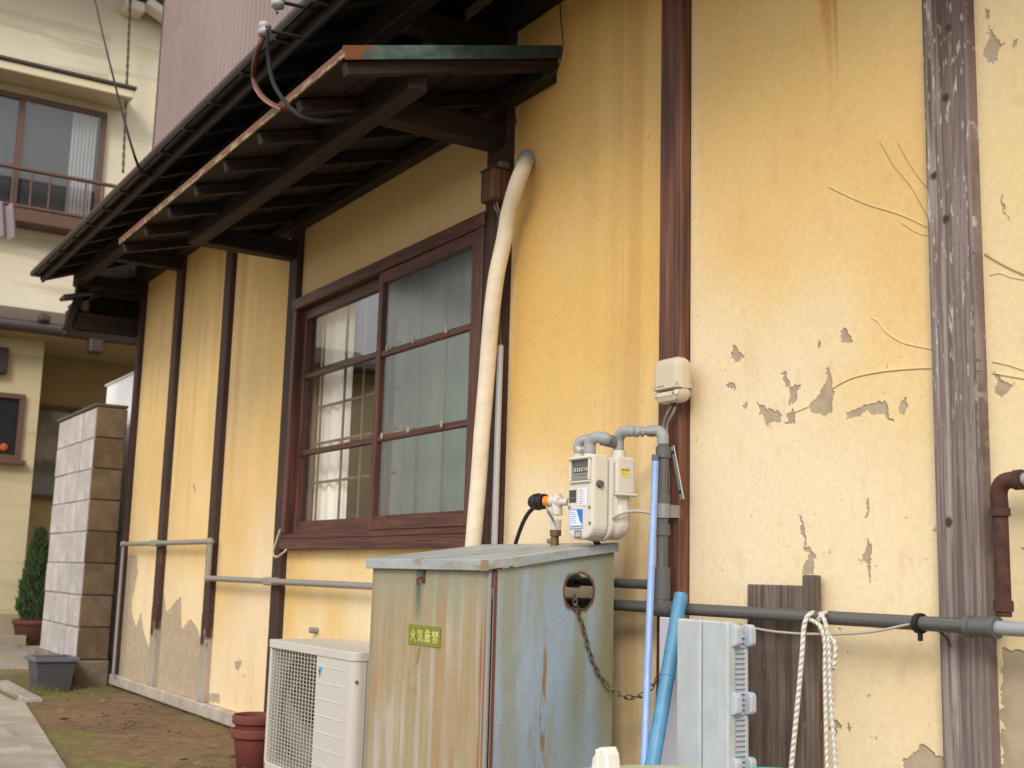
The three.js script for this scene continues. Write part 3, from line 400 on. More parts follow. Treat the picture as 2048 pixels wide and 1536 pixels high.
// ---------------------------------------------------------------- neighbouring house at the end of the lane
{
  const st = (sd, a = [208, 198, 174], b = [226, 217, 195]) => { const t = tex(512, 512, (u, v) => { const n = fbm(u * 5 + sd, v * 5, 4), k = fbm(u * 30 + sd, v * 2, 4), f = vn(u * 240, v * 240); return mix3(mix3(a, b, n * 0.7 + k * 0.3), [150, 138, 112], sst(0.58, 0.78, fbm(u * 22 + sd, v * 1.5 + 3, 4)) * 0.3).map((q) => q * (0.98 + 0.03 * f)); }); t.repeat.set(0.4, 0.4); return mat(0xffffff, 0.92, { map: t, bumpMap: t, bumpScale: 0.0006 }); };
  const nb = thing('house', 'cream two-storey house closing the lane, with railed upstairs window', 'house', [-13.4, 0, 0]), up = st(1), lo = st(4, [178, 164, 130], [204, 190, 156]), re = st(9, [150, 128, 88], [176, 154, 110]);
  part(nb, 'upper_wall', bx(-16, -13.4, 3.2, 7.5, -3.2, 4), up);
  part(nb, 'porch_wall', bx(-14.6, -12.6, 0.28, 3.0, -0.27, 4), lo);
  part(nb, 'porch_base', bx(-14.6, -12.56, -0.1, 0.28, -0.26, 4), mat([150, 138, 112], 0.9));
  part(nb, 'recessed_wall', bx(-16, -13.6, -0.1, 3.1, -3.2, -0.275), re);  // stucco tinted darker here, the shade of the recess painted into its colour
  const lr = part(nb, 'lower_roof', bar(V3(-13.35, 3.42, 0.8), V3(-12.3, 3.1, 0.8), 6.4, 0.05, 0.01), M.brownMetal);
  part(lr, 'gutter', rod(V3(-12.27, 3.05, -2.6), V3(-12.27, 3.05, 4), 0.055), M.brownMetal);
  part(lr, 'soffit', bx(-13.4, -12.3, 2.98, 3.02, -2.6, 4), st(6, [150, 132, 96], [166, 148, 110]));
  const dp = part(lr, 'downpipe_head', bx(-12.34, -12.2, 2.86, 3.02, -0.76, -0.62, 0.02), M.brownMetal);
  part(lr, 'roof_finial', bx(-12.3, -12.2, 3.1, 3.2, -0.24, -0.12, 0.03), M.brownMetal);
  part(nb, 'roof', bx(-16.4, -12.3, 7.5, 7.6, -3.6, 4), mat([92, 70, 60], 0.7));
  { const a = WX(292, 6, -13.2), b = WX(336, 40, -13.2); part(nb, 'eave_trim', bar(V3(-13.2, a.y, a.z), V3(-13.2, b.y - 0.1, b.z - 0.25), 0.22, 0.09, 0.01), mat([226, 222, 210], 0.7));
    part(nb, 'eave_soffit', bar(V3(-13.3, a.y + 0.16, a.z + 0.05), V3(-13.3, b.y + 0.06, b.z - 0.25), 0.3, 0.1, 0.01), mat([84, 62, 52], 0.7));
    const c = WX(268, 12, -13.2); part(nb, 'cable_anchor', bx(-13.4, -13.15, c.y - 0.06, c.y + 0.06, c.z - 0.12, c.z + 0.1, 0.02), mat([224, 216, 198], 0.7)); }
  { const a = WX(0, 118, -13.0), b = WX(268, 182, -13.0); const aw = part(nb, 'awning', bx(-13.4, -12.98, (a.y + b.y) / 2 - 0.1, (a.y + b.y) / 2, b.z, 3, 0.01), mat([206, 194, 164], 0.8)); part(aw, 'flashing', bx(-13.42, -12.95, (a.y + b.y) / 2, (a.y + b.y) / 2 + 0.035, b.z - 0.02, 3, 0.005), mat([64, 46, 42], 0.6)); }
  const framed = (par, name, x, z0, z1, y0, y1, cols, t = 0.05) => { // a window in a wall that faces +x
    const f = part(par, name, [bx(x - 0.02, x + 0.05, y0, y0 + t, z0, z1), bx(x - 0.02, x + 0.05, y1 - t, y1, z0, z1), bx(x - 0.02, x + 0.05, y0 + t, y1 - t, z0, z0 + t), bx(x - 0.02, x + 0.05, y0 + t, y1 - t, z1 - t, z1)], M.brownFrame);
    const inner = [z0 + t, ...cols, z1 - t];
    for (let k = 0; k + 1 < inner.length; k++) part(f, 'pane', bx(x + 0.012, x + 0.018, y0 + t, y1 - t, inner[k] + (k ? 0.026 : 0), inner[k + 1] - (k + 2 < inner.length ? 0.026 : 0), 0.001), mat([36, 38, 42], 0.06, { metalness: 0 }));
    for (const z of cols) part(f, 'mullion', bx(x - 0.01, x + 0.04, y0 + t, y1 - t, z - 0.026, z + 0.026), M.brownFrame); return f;
  };
  { // big upstairs window with see-through glass, curtain and railing
    const x = -13.4, z0 = -0.85, z1 = 1.9, y0 = 4.5, y1 = 5.78, t = 0.06, f = part(nb, 'window', [bx(x, x + 0.07, y0, y0 + t, z0, z1), bx(x, x + 0.07, y1 - t, y1, z0, z1), bx(x, x + 0.07, y0 + t, y1 - t, z0, z0 + t), bx(x, x + 0.07, y0 + t, y1 - t, z1 - t, z1)], M.brownFrame);
    const zm = WX(38, 270, x).z;
    part(f, 'room_back', bx(x + 0.001, x + 0.006, y0 + t, y1 - t, z0 + t, z1 - t, 0.001), mat([58, 58, 60], 0.9));
    part(f, 'mullion', bx(x + 0.01, x + 0.065, y0 + t, y1 - t, zm - 0.03, zm + 0.03), M.brownFrame);
    part(f, 'pane', bx(x + 0.05, x + 0.054, y0 + t, y1 - t, z0 + t, zm - 0.03, 0.001), glass({ roughness: 0.05 })); part(f, 'pane', bx(x + 0.04, x + 0.044, y0 + t, y1 - t, zm + 0.03, z1 - t, 0.001), glass({ roughness: 0.05 }));
    const P = [], U = [], n = 40; for (let i = 0; i < n; i++) { const za = z0 + 0.09 + 0.27 * i / n, zb = z0 + 0.09 + 0.27 * (i + 1) / n, xa = x + 0.024 + 0.01 * Math.sin(i * 1.1), xb = x + 0.024 + 0.01 * Math.sin((i + 1) * 1.1); P.push(xa, y0 + t, za, xb, y0 + t, zb, xb, y1 - t, zb, xa, y0 + t, za, xb, y1 - t, zb, xa, y1 - t, za); U.push(0, 0, 1, 0, 1, 1, 0, 0, 1, 1, 0, 1); }
    const cg = new THREE.BufferGeometry(); cg.setAttribute('position', new THREE.Float32BufferAttribute(P, 3)); cg.setAttribute('uv', new THREE.Float32BufferAttribute(U, 2)); cg.computeVertexNormals(); part(f, 'curtain', cg, mat([150, 150, 152], 0.9));
    const rx = x + 0.26, ry = WX(110, 350, rx).y, rb = WX(110, 432, rx).y;
    const ra = part(nb, 'railing', [rod(V3(rx, ry, z0 - 0.2), V3(rx, ry, z1 + 0.3), 0.022), rod(V3(rx, rb + 0.04, z0), V3(rx, rb + 0.04, z1), 0.018)], M.brownFrame);
    for (let z = z0 + 0.02; z < z1; z += 0.185) part(ra, 'baluster', rod(V3(rx, rb, z), V3(rx, ry, z), 0.011, 0.011, 8), M.brownFrame);
    part(ra, 'ledge', bx(x, rx + 0.03, rb - 0.13, rb + 0.01, z0 - 0.02, z1 + 0.1, 0.008), mat([92, 66, 54], 0.6));
    part(ra, 'stay', rod(V3(x, ry, z0 - 0.15), V3(rx, ry, z0 - 0.15), 0.016), M.brownFrame);
  }
  { const a = WX(0, 785, -12.6), b = WX(38, 922, -12.6); const f = framed(nb, 'porch_window', -12.6, b.z, 1.1, b.y, 2.42, [0.5]);
    const o = WX(10, 893, -12.5); part(f, 'orange_ornament', flat(new THREE.SphereGeometry(0.038, 14, 10)).scale(0.3, 1, 1).translate(-12.575, o.y, o.z), mat([170, 80, 36], 0.7)); part(f, 'window_sill', bx(-12.62, -12.5, b.y - 0.04, b.y, b.z - 0.05, 1.15), M.brownFrame); }
  { const a = WX(3, 705, -12.6), b = WX(10, 750, -12.6); part(nb, 'wall_lamp', bx(-12.6, -12.5, b.y, a.y + 0.04, b.z, 0.25, 0.01), mat([44, 34, 30], 0.5)); }
  { const a = WX(62, 812, -13.6), b = WX(130, 992, -13.6); const f = framed(nb, 'obscured_window', -13.6, b.z - 0.35, a.z + 0.02, 1.45, 2.46, [b.z]);
    const t = tex(128, 128, (u, v) => { const m = fbm(u * 5, v * 5, 4); return mix3([92, 92, 84], [158, 154, 142], sst(0.35, 0.7, m)); });
    part(f, 'patterned_blind', bx(-13.596, -13.592, 1.5, 2.41, b.z + 0.03, a.z - 0.03, 0.001), mat(0xffffff, 0.5, { map: t })); f.children.filter((c) => c.name === 'pane').slice(1).forEach((c) => f.remove(c));
    part(f, 'pane', bx(-13.585, -13.58, 1.5, 2.41, b.z + 0.03, a.z - 0.03, 0.001), glass()); }
  part(nb, 'doorstep', bx(-12.56, -12.1, -0.05, 0.1, -0.25, 3), mat([140, 130, 112], 0.9));
}
// pale panel behind the block wall, a shed side
{
  const s = thing('shed', 'white sheet-metal shed side above the concrete block wall', 'shed', [-8.5, 0, -0.3]);
  part(s, 'side_wall', bx(-8.91, -8.0, 0, 2.06, -0.075, -0.05, 0.002), mat([253, 252, 252], 0.5)); part(s, 'end_wall', bx(-8.93, -8.91, 0, 2.05, -1.6, -0.065), mat([230, 228, 226], 0.6)); part(s, 'roof', bx(-8.95, -8.0, 2.06, 2.075, -1.65, -0.04), mat([214, 212, 210], 0.5));
}
// ---------------------------------------------------------------- concrete block wall
{
  const w = thing('block_wall', 'grey concrete block wall with mossy end darkened by painted-in shade beside the house corner', 'wall', [-8, 0, 0.13]);
  const tx = (a, b, sd) => tex(160, 96, (u, v) => { const n = fbm(u * 6 + sd, v * 4, 4), f = fbm(u * 50, v * 30 + sd, 3); return mix3(a, b, n).map((k) => k * (0.92 + 0.16 * f)); });
  const bm = tex(128, 128, (u, v) => { const g = 255 * fbm(u * 60, v * 60, 3); return [g, g, g]; }, false);
  const light = [0, 1, 2].map((k) => mat(0xffffff, 0.95, { map: tx([172 - 5 * k, 165 - 5 * k, 161 - 5 * k], [202, 195, 191], k * 7), bumpMap: bm, bumpScale: 0.0015 }));
  const dark = [0, 1, 2].map((k) => mat(0xffffff, 0.97, { map: tx([84 + 8 * k, 70 + 7 * k, 52 + 5 * k], [128, 108, 80 + 4 * k], 20 + k * 7), bumpMap: bm, bumpScale: 0.005 }));  // end blocks: brown grime plus the shade of that face painted in
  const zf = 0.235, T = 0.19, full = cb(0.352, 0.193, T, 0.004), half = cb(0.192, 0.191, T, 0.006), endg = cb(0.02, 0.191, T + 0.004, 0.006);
  for (const g of [full, half, endg]) { const u = g.attributes.uv; for (let i = 0; i < u.count; i++) u.setXY(i, u.getX(i) * 2.2, u.getY(i) * 2.2); }
  const put = (g, m, name, x, y) => { const s = new THREE.Mesh(g, m); s.name = name; s.position.set(x + 8 + rnd(-0.002, 0.002), y, zf - T / 2 - 0.13 + rnd(-0.002, 0.002)); s.castShadow = s.receiveShadow = true; w.add(s); };
  for (let r = 0; r < 8; r++) { const y = 0.28 + r * 0.2; let x = -7.93; 
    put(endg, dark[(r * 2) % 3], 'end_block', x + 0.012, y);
    for (let c = 0; c < 3; c++) { put(full, light[(r + c * 2) % 3], 'block', x - 0.185 - c * 0.37, y); }
  }
  const tail = mat([120, 112, 102], 0.95);
  part(w, 'joint_mortar', bx(-9.035, -7.925, 0.1, 1.78, zf - T + 0.008, zf - 0.0035, 0.002), mat([132, 124, 118], 0.95));
  part(w, 'coping', bx(-9.06, -7.915, 1.781, 1.803, zf - T - 0.008, zf + 0.012, 0.006), mat([92, 84, 76], 0.95));
  part(w, 'base', bx(-9.1, -7.9, -0.1, 0.18, zf - T - 0.012, zf + 0.018, 0.012), mat(0xffffff, 0.95, { map: tx([92, 80, 66], [140, 126, 106], 50), bumpMap: bm, bumpScale: 0.006 }));
}
// planter, conifer in pot
{
  const p = thing('planter', 'blue grey plastic planter box of soil at the foot of the block wall', 'planter', [-7.78, 0, 0.4]);
  const shell = (w0, d0, w1, d1, y0, y1) => { const v = (w, d, y) => [[-w, -d], [w, -d], [w, d], [-w, d]].map(([x, z]) => V3(-7.82 + x, y, 0.4 + z)), A = v(w0, d0, y0), B = v(w1, d1, y1); return [0, 1, 2, 3].map((k) => quad(A[k], A[(k + 1) % 4], B[(k + 1) % 4], B[k])); };
  const m = mat([74, 74, 80], 0.5);
  part(p, 'body', [...shell(0.11, 0.09, 0.14, 0.115, 0.02, 0.2), ...shell(0.1, 0.08, 0.13, 0.105, 0.03, 0.2)], m);
  part(p, 'rim', [bx(-7.975, -7.665, 0.19, 0.215, 0.51, 0.53), bx(-7.975, -7.665, 0.19, 0.215, 0.27, 0.29), bx(-7.975, -7.955, 0.19, 0.215, 0.29, 0.51), bx(-7.685, -7.665, 0.19, 0.215, 0.29, 0.51)], mat([96, 98, 112], 0.45));
  part(p, 'soil', bx(-7.95, -7.69, 0.16, 0.185, 0.3, 0.5, 0.005), mat([86, 66, 50], 0.95));
  const c = thing('conifer', 'small clipped conifer in a terracotta pot by the neighbouring house', 'potted tree', [-12.3, 0, -0.33]);
  part(c, 'pot', lathe([[0, 0.02], [0.13, 0.02], [0.17, 0.2], [0.185, 0.2], [0.185, 0.24], [0.15, 0.24], [0.14, 0.18], [0, 0.18]], -12.3, 0, -0.33), mat([84, 48, 36], 0.85));
  part(c, 'trunk', rod(V3(-12.3, 0.15, -0.33), V3(-12.3, 0.7, -0.33), 0.018, 0.01, 8), mat([70, 54, 40], 0.9));
  const lf = []; for (let i = 0; i < 3600; i++) { const t = Math.pow(rnd(), 0.8), a = rnd(0, 6.28), R = 0.165 * Math.pow(clamp(1 - t), 0.6) * sst(-0.25, 0.22, t) + 0.012, r = R * Math.sqrt(rnd(0.35, 1)) * (0.88 + 0.24 * vn(a * 2.2, t * 8)), y = 0.24 + t * 0.84, q = V3(-12.3 + Math.cos(a) * r, y, -0.33 + Math.sin(a) * r), up = V3(Math.cos(a) * 0.45 + rnd(-0.3, 0.3), 1, Math.sin(a) * 0.45 + rnd(-0.3, 0.3)).multiplyScalar(rnd(0.03, 0.055)), sd = V3(rnd(-1, 1), rnd(-0.3, 0.3), rnd(-1, 1)).normalize().multiplyScalar(0.011);
    lf.push(quad(q.clone().sub(sd), q.clone().add(sd), q.clone().add(up).addScaledVector(sd, 0.3), q.clone().add(up).addScaledVector(sd, -0.3))); }
  part(c, 'crown', lf, new THREE.MeshPhysicalMaterial({ color: new THREE.Color().setRGB(0.04, 0.075, 0.02), roughness: 0.8, side: THREE.DoubleSide })).userData.kind = 'stuff';
}
// corrugated awning edge of the house across the lane, its corner in view at the far left
{
  const a = thing('awning', 'mauve corrugated awning corner jutting in at the left edge', 'awning', [-6, 0, 1.6]);
  const sheet = part(a, 'corrugated_sheet', corr(V3(-6.0, 2.3, 1.11), V3(0, 0, 1), 2.2, V3(-0.16, 0.21, 0.0), V3(0.45, 0.9, 0).normalize(), 0.05, 0.01, 0.6), mat([116, 104, 105], 0.7));
  part(a, 'awning_rail', bx(-6.22, -6.16, 2.36, 2.42, 1.4, 3.4), M.brownMetal); part(a, 'awning_post', bx(-6.24, -6.16, 0, 2.42, 3.3, 3.38), M.brownMetal);
}

// ---------------------------------------------------------------- fixtures on the wall
// gas main along the wall
{
  const z = 0.075, r = 0.0145, A = W(1230, 1212, z), B = W(1945, 1252, z), C = V3(0.7, B.y + 0.004, z), m = M.greyPipe;
  const pipeTex = tex(512, 32, (u, v) => { const n = fbm(u * 30, v * 4, 4); return mix3([70, 68, 66], [112, 110, 108], n); });
  const pm = mat(0xffffff, 0.5, { map: pipeTex, bumpMap: pipeTex, bumpScale: 0.001 });
  const g = thing('gas_pipe', 'long dark grey gas main running level along the wall beside the steel cabinet', 'pipe', [-2, 0.7, z]);
  const y = (A.y + B.y) / 2 - 0.0;
  part(g, 'main_pipe', rod(V3(-3.5, y + 0.004, z), V3(B.x, y, z), r), pm);
  part(g, 'light_pipe', rod(V3(W(1992, 1255, z).x, y, z), V3(0.7, y, z), 0.0135), M.palePipe, 'paler grey pipe end beyond the coupling');
  part(g, 'coupling', rod(V3(W(1935, 1250, z).x, y, z), V3(W(1995, 1255, z).x, y, z), 0.0185), m);
  for (const px of [1940, 1990]) { const x = W(px, 1252, z).x; part(g, 'collar', rod(V3(x - 0.006, y, z), V3(x + 0.006, y, z), 0.0205), m); }
  const xr = W(1325, 1100, z).x, yt = W(1330, 880, z).y;
  part(g, 'riser', rod(V3(xr, y, z), V3(xr, yt - 0.01, z), 0.0155), pm);
  part(g, 'tee', [rod(V3(xr - 0.045, y, z), V3(xr + 0.045, y, z), 0.0195), rod(V3(xr, y, z), V3(xr, y + 0.05, z), 0.0195)], m);
  for (const py of [1170]) { const q = W(1318, py, z); part(g, 'tee', [rod(V3(xr, q.y - 0.035, z), V3(xr, q.y + 0.035, z), 0.021), rod(V3(xr - 0.04, q.y, z), V3(xr, q.y, z), 0.02)], m); part(g, 'branch_pipe', rod(V3(-2.79, q.y + 0.004, z), V3(xr - 0.03, q.y, z), 0.0125), pm); part(g, 'end_cap', rod(V3(-2.81, q.y + 0.004, z), V3(-2.77, q.y + 0.004, z), 0.019), m); }
  for (const py of [905, 1000, 1060, 1145]) { const q = W(1325, py, z); part(g, 'coupling', rod(V3(xr, q.y - 0.014, z), V3(xr, q.y + 0.014, z), 0.0195), m); }
  const q = W(1840, 1250, z); part(g, 'pipe_clip', [rod(V3(q.x - 0.006, y, z), V3(q.x + 0.006, y, z), 0.02), bx(q.x - 0.004, q.x + 0.004, y - 0.034, y - 0.018, z - 0.004, z + 0.004, 0.001)], M.black);
  // strap that ties the riser to the post
  const s = W(1325, 1022, z); part(g, 'pipe_strap', [bx(xr + 0.012, -2.388, s.y - 0.016, s.y + 0.016, 0.03, 0.085, 0.004), rod(V3(xr, s.y - 0.018, z), V3(xr, s.y + 0.018, z), 0.02)], M.galv);
  const b0 = W(1345, 892, 0.04), b1 = W(1365, 1000, 0.04); part(g, 'slotted_strap', bar(b0, b1, 0.014, 0.004, 0.001, V3(0, 0, 1)), M.galv);
  for (const t of [0.12, 0.85]) { const k = b0.clone().lerp(b1, t); part(g, 'screw', rod(k, k.clone().add(V3(0, 0, 0.004)), 0.004, 0.004, 8), M.black); }
  // rusty riser at the right
  const rx = W(2003, 1100, 0.06).x, ry = W(2003, 968, 0.06).y, rm = mat(0xffffff, 0.9, { map: tex(128, 256, (u, v) => { const n = fbm(u * 8, v * 20, 4); return mix3([52, 32, 28], [98, 62, 50], n); }) });
  const rp = thing('rusty_pipe', 'rusted brown pipe elbowing right beside the grey weathered post', 'pipe', [rx, y, 0.05]);
  part(rp, 'upright', rod(V3(rx, y + 0.02, 0.06), V3(rx, ry - 0.03, 0.06), 0.0145), rm);
  part(rp, 'elbow', tube([V3(rx, ry - 0.05, 0.06), V3(rx, ry - 0.01, 0.06), V3(rx + 0.012, ry + 0.004, 0.06), V3(rx + 0.045, ry + 0.006, 0.06)], 0.016, 20, 12), rm);
  part(rp, 'collar', rod(V3(rx, ry - 0.06, 0.06), V3(rx, ry - 0.045, 0.06), 0.019), rm); part(rp, 'collar', rod(V3(rx + 0.035, ry + 0.006, 0.06), V3(rx + 0.05, ry + 0.006, 0.06), 0.019), rm);
  part(rp, 'branch', rod(V3(rx + 0.05, ry + 0.006, 0.06), V3(0.7, ry + 0.01, 0.06), 0.0125), M.palePipe); part(rp, 'collar', rod(V3(rx, y + 0.03, 0.06), V3(rx, y + 0.05, 0.06), 0.018), rm);
  // thin wires near the main
  const wt = thing('wire', 'thin grey wire sagging below the gas main across the weathered board', 'wire', [-1.8, 0.68, 0.07]);
  part(wt, 'strand', tube([W(1488, 1252, 0.1), W(1540, 1262, 0.1), W(1620, 1268, 0.1), W(1740, 1264, 0.1), W(1830, 1246, 0.085)], 0.0028, 40, 8), mat([176, 168, 150], 0.6));
  const wb = thing('wire', 'short dark wire curving from the gas main to the grey post', 'wire', [-1.6, 0.68, 0.07]);
  part(wb, 'strand', tube([W(1846, 1252, 0.06), W(1875, 1260, 0.06), W(1892, 1275, 0.05), W(1900, 1292, 0.04)], 0.003, 24, 8), mat([84, 80, 76], 0.6));
}
// ---- gas meter
{
  const x0 = -2.562, x1 = -2.45, y0 = 0.868, y1 = 1.082, zf = 0.26, body = mat([214, 208, 196], 0.45), g = thing('gas_meter', 'off-white gas meter with counter window and blue sticker above the cabinet', 'gas meter', [-2.5, 0.868, 0.2]);
  const cx = (x0 + x1) / 2;
  part(g, 'front_cover', ext(rrect(x0, x1, y0, y1, [0.036, 0.036, 0.006, 0.006]), 0.05, 0.007).translate(0, 0, zf - 0.05), body);
  part(g, 'flange', ext(rrect(x0 - 0.004, x1 + 0.004, y0 - 0.003, y1 - 0.012, [0.04, 0.04, 0.006, 0.006]), 0.012, 0.003).translate(0, 0, zf - 0.064), body);
  part(g, 'rear_body', ext(rrect(x0 + 0.004, x1 + 0.002, y0 + 0.004, y1 - 0.01, [0.04, 0.04, 0.008, 0.008]), 0.058, 0.012).translate(0, 0, zf - 0.12), body);
  part(g, 'bellows_cover', ext(rrect(x0 - 0.002, x1 + 0.012, y0 + 0.002, y0 + 0.1, [0.045, 0.045, 0.03, 0.03]), 0.04, 0.012).translate(0, 0, zf - 0.114), body);
  part(g, 'valve_chamber', ext(rrect(x0 + 0.02, x1 + 0.012, y0 + 0.118, y1 - 0.002, [0.006, 0.006, 0.006, 0.006]), 0.06, 0.006).translate(0, 0, zf - 0.126), body);
  part(g, 'chamber_rim', bx(x0 + 0.02, x1 + 0.017, y0 + 0.112, y0 + 0.12, zf - 0.13, zf - 0.066, 0.003), body);
  // hooded counter window
  const wx0 = x0 + 0.022, wx1 = x1 - 0.014, wy0 = y1 - 0.066, wy1 = y1 - 0.012;
  const cw = part(g, 'counter_window', [bx(wx0 - 0.006, wx1 + 0.006, wy1, wy1 + 0.007, zf, zf + 0.012), bx(wx0 - 0.006, wx0, wy0, wy1, zf, zf + 0.008), bx(wx1, wx1 + 0.006, wy0, wy1, zf, zf + 0.008), bx(wx0 - 0.006, wx1 + 0.006, wy0 - 0.005, wy0, zf, zf + 0.006)], body);
  part(cw, 'dial', quad(V3(wx0, wy0, zf + 0.002), V3(wx1, wy0, zf + 0.002), V3(wx1, wy1, zf + 0.002), V3(wx0, wy1, zf + 0.002)), mat(0xffffff, 0.3, { map: canvasTex(256, 180, (c, w, h) => { c.fillStyle = '#7c7670'; c.fillRect(0, 0, w, h); c.fillStyle = '#5a5550'; c.fillRect(0, 0, w, 50); c.fillStyle = '#8d8680'; c.fillRect(20, 118, 216, 40); c.fillStyle = '#3a3634'; c.fillRect(30, 54, 200, 58); c.fillStyle = '#e0dad2'; c.font = 'bold 46px sans-serif'; c.textAlign = 'center'; ['0', '3', '8', '2', '1', '9'].forEach((t, k) => c.fillText(t, 47 + k * 33, 99)); c.fillStyle = '#4a4542'; c.fillRect(40, 132, 90, 6); c.fillRect(150, 130, 60, 10); }) }));
  const st = (x, y, w, h, draw, name, label) => part(g, name, quad(V3(x, y, zf + 0.0012), V3(x + w, y, zf + 0.0012), V3(x + w, y + h, zf + 0.0012), V3(x, y + h, zf + 0.0012)), mat(0xffffff, 0.45, { map: canvasTex(160, Math.round(160 * h / w), draw) }), label);
  part(g, 'display', [bx(x0 + 0.01, x0 + 0.04, y0 + 0.094, y0 + 0.126, zf - 0.002, zf + 0.002, 0.001)], mat([52, 54, 52], 0.25));
  part(g, 'display_strip', bx(x0 + 0.01, x0 + 0.04, y0 + 0.104, y0 + 0.107, zf + 0.0015, zf + 0.003, 0.0005), mat([104, 106, 100], 0.4));
  st(x0 + 0.05, y0 + 0.085, 0.04, 0.045, (c, w, h) => { c.fillStyle = '#e6e6ee'; c.fillRect(0, 0, w, h); c.fillStyle = '#8088a0'; for (let k = 0; k < 9; k++) c.fillRect(12, 14 + k * 18, 60 + (k * 37) % 70, 6); }, 'notice_sticker');
  st(x0 + 0.014, y0 + 0.026, 0.056, 0.05, (c, w, h) => { c.fillStyle = '#dfe5f0'; c.fillRect(0, 0, w, h); c.strokeStyle = '#4a7cc8'; c.lineWidth = 6; c.strokeRect(3, 3, w - 6, h - 6); c.fillStyle = '#2a6fd0'; c.beginPath(); c.moveTo(84, 4); c.lineTo(156, 4); c.lineTo(156, 100); c.lineTo(138, 100); c.closePath(); c.fill(); c.fillStyle = '#7a93bf'; for (let k = 0; k < 6; k++) c.fillRect(14, 20 + k * 15, 56 + (k % 3) * 8, 5); c.fillRect(10, h - 26, w - 20, 14); }, 'blue_sticker', 'white sticker with blue wedge');
  st(x0 + 0.036, y0 + 0.004, 0.03, 0.018, (c, w, h) => { c.fillStyle = '#4c4a48'; c.fillRect(0, 0, w, h); c.fillStyle = '#d6d2cc'; for (let k = 0; k < 7; k++) c.fillRect(14 + k * 20, 14, 8 + (k % 3) * 4, h - 28); }, 'barcode_sticker');
  const yx = x1 + 0.0125, yl = quad(V3(yx, y1 - 0.055, zf - 0.078), V3(yx, y1 - 0.055, zf - 0.108), V3(yx, y1 - 0.03, zf - 0.108), V3(yx, y1 - 0.03, zf - 0.078));
  part(g, 'yellow_label', yl, mat(0xffffff, 0.5, { map: canvasTex(120, 84, (c, w, h) => { c.fillStyle = '#e0cc70'; c.fillRect(0, 0, w, h); c.fillStyle = '#6c5c28'; for (let k = 0; k < 5; k++) c.fillRect(8 + k * 21, 10, 14, 18); c.fillStyle = '#b8a860'; c.fillRect(10, 44, 60, 6); c.fillRect(10, 58, 80, 6); }) }));
  for (const [x, y] of [[x0 + 0.012, y0 + 0.082], [x1 - 0.012, y0 + 0.08], [x1 - 0.01, y0 + 0.04], [x1 - 0.012, y1 - 0.014]]) part(g, 'screw', rod(V3(x, y, zf - 0.002), V3(x, y, zf + 0.003), 0.0045, 0.004, 10), M.steel);
  part(g, 'lock_plug', rod(V3(x1 + 0.0, y1 - 0.075, zf - 0.02), V3(x1 + 0.01, y1 - 0.075, zf - 0.02), 0.011, 0.008, 12), mat([88, 86, 84], 0.5));
  // unions and pipes
  const pm = M.palePipe, dk = mat([108, 106, 104], 0.5);
  const u1 = W(1180, 912, 0.22), u2 = W(1237, 905, 0.15), u0 = W(1158, 912, 0.16);
  for (const [u, n] of [[u1, 1.0], [u2, 1.25], [u0, 0.9]]) part(g, 'union_nut', [flat(new THREE.CylinderGeometry(0.0165 * n, 0.0165 * n, 0.022, 6)).translate(u.x, u.y - 0.006, u.z), rod(V3(u.x, u.y - 0.02, u.z), V3(u.x, u.y + 0.024, u.z), 0.012)], body);
  part(g, 'elbow_pipe', tube([u1.clone().add(V3(0, 0.012, 0)), W(1181, 884, 0.22), W(1192, 875, 0.215), W(1212, 877, 0.2)], 0.0155, 30, 14), pm);
  part(g, 'coupling', rod(W(1204, 878, 0.2), W(1228, 884, 0.165), 0.0165), dk);
  part(g, 'elbow_pipe', tube([u0.clone().add(V3(0, 0.01, 0)), W(1156, 893, 0.16), W(1162, 882, 0.155), W(1176, 878, 0.14)], 0.0135, 30, 14), pm);
  part(g, 'elbow_pipe', tube([u2.clone().add(V3(0, 0.01, 0)), W(1237, 878, 0.15), W(1246, 864, 0.148), W(1262, 862, 0.142)], 0.015, 30, 14), pm);
  part(g, 'link_pipe', rod(W(1258, 863, 0.143), W(1312, 862, 0.085), 0.0105), pm);
  for (const [a, b, r] of [[1268, 1278, 0.015], [1282, 1287, 0.0145]]) { const p = W(a, 863, 0.143 - 0.058 * (a - 1258) / 54), q = W(b, 863, 0.143 - 0.058 * (b - 1258) / 54); part(g, 'collar', rod(p, q, r, r, 10), pm); }
  part(g, 'elbow_pipe', tube([W(1300, 862, 0.09), W(1315, 862, 0.078), W(1325, 870, 0.075), W(1326, 892, 0.075)], 0.0155, 30, 14), pm);
  // plastic lead to the riser
  part(g, 'signal_cable', tube([W(1225, 1035, 0.2), W(1243, 1026, 0.19), W(1275, 1022, 0.14), W(1312, 1028, 0.09)], 0.0045, 40, 10), mat([196, 192, 186], 0.4));
  part(g, 'seal_wire', tube([W(1228, 1032, 0.2), W(1216, 1050, 0.2), W(1208, 1076, 0.2)], 0.0016, 24, 6), M.steel);
  part(g, 'bracket', [bar(W(1190, 1078, 0.2), W(1200, 1098, 0.16), 0.018, 0.004, 0.001)], mat([96, 94, 90], 0.5));
 
}
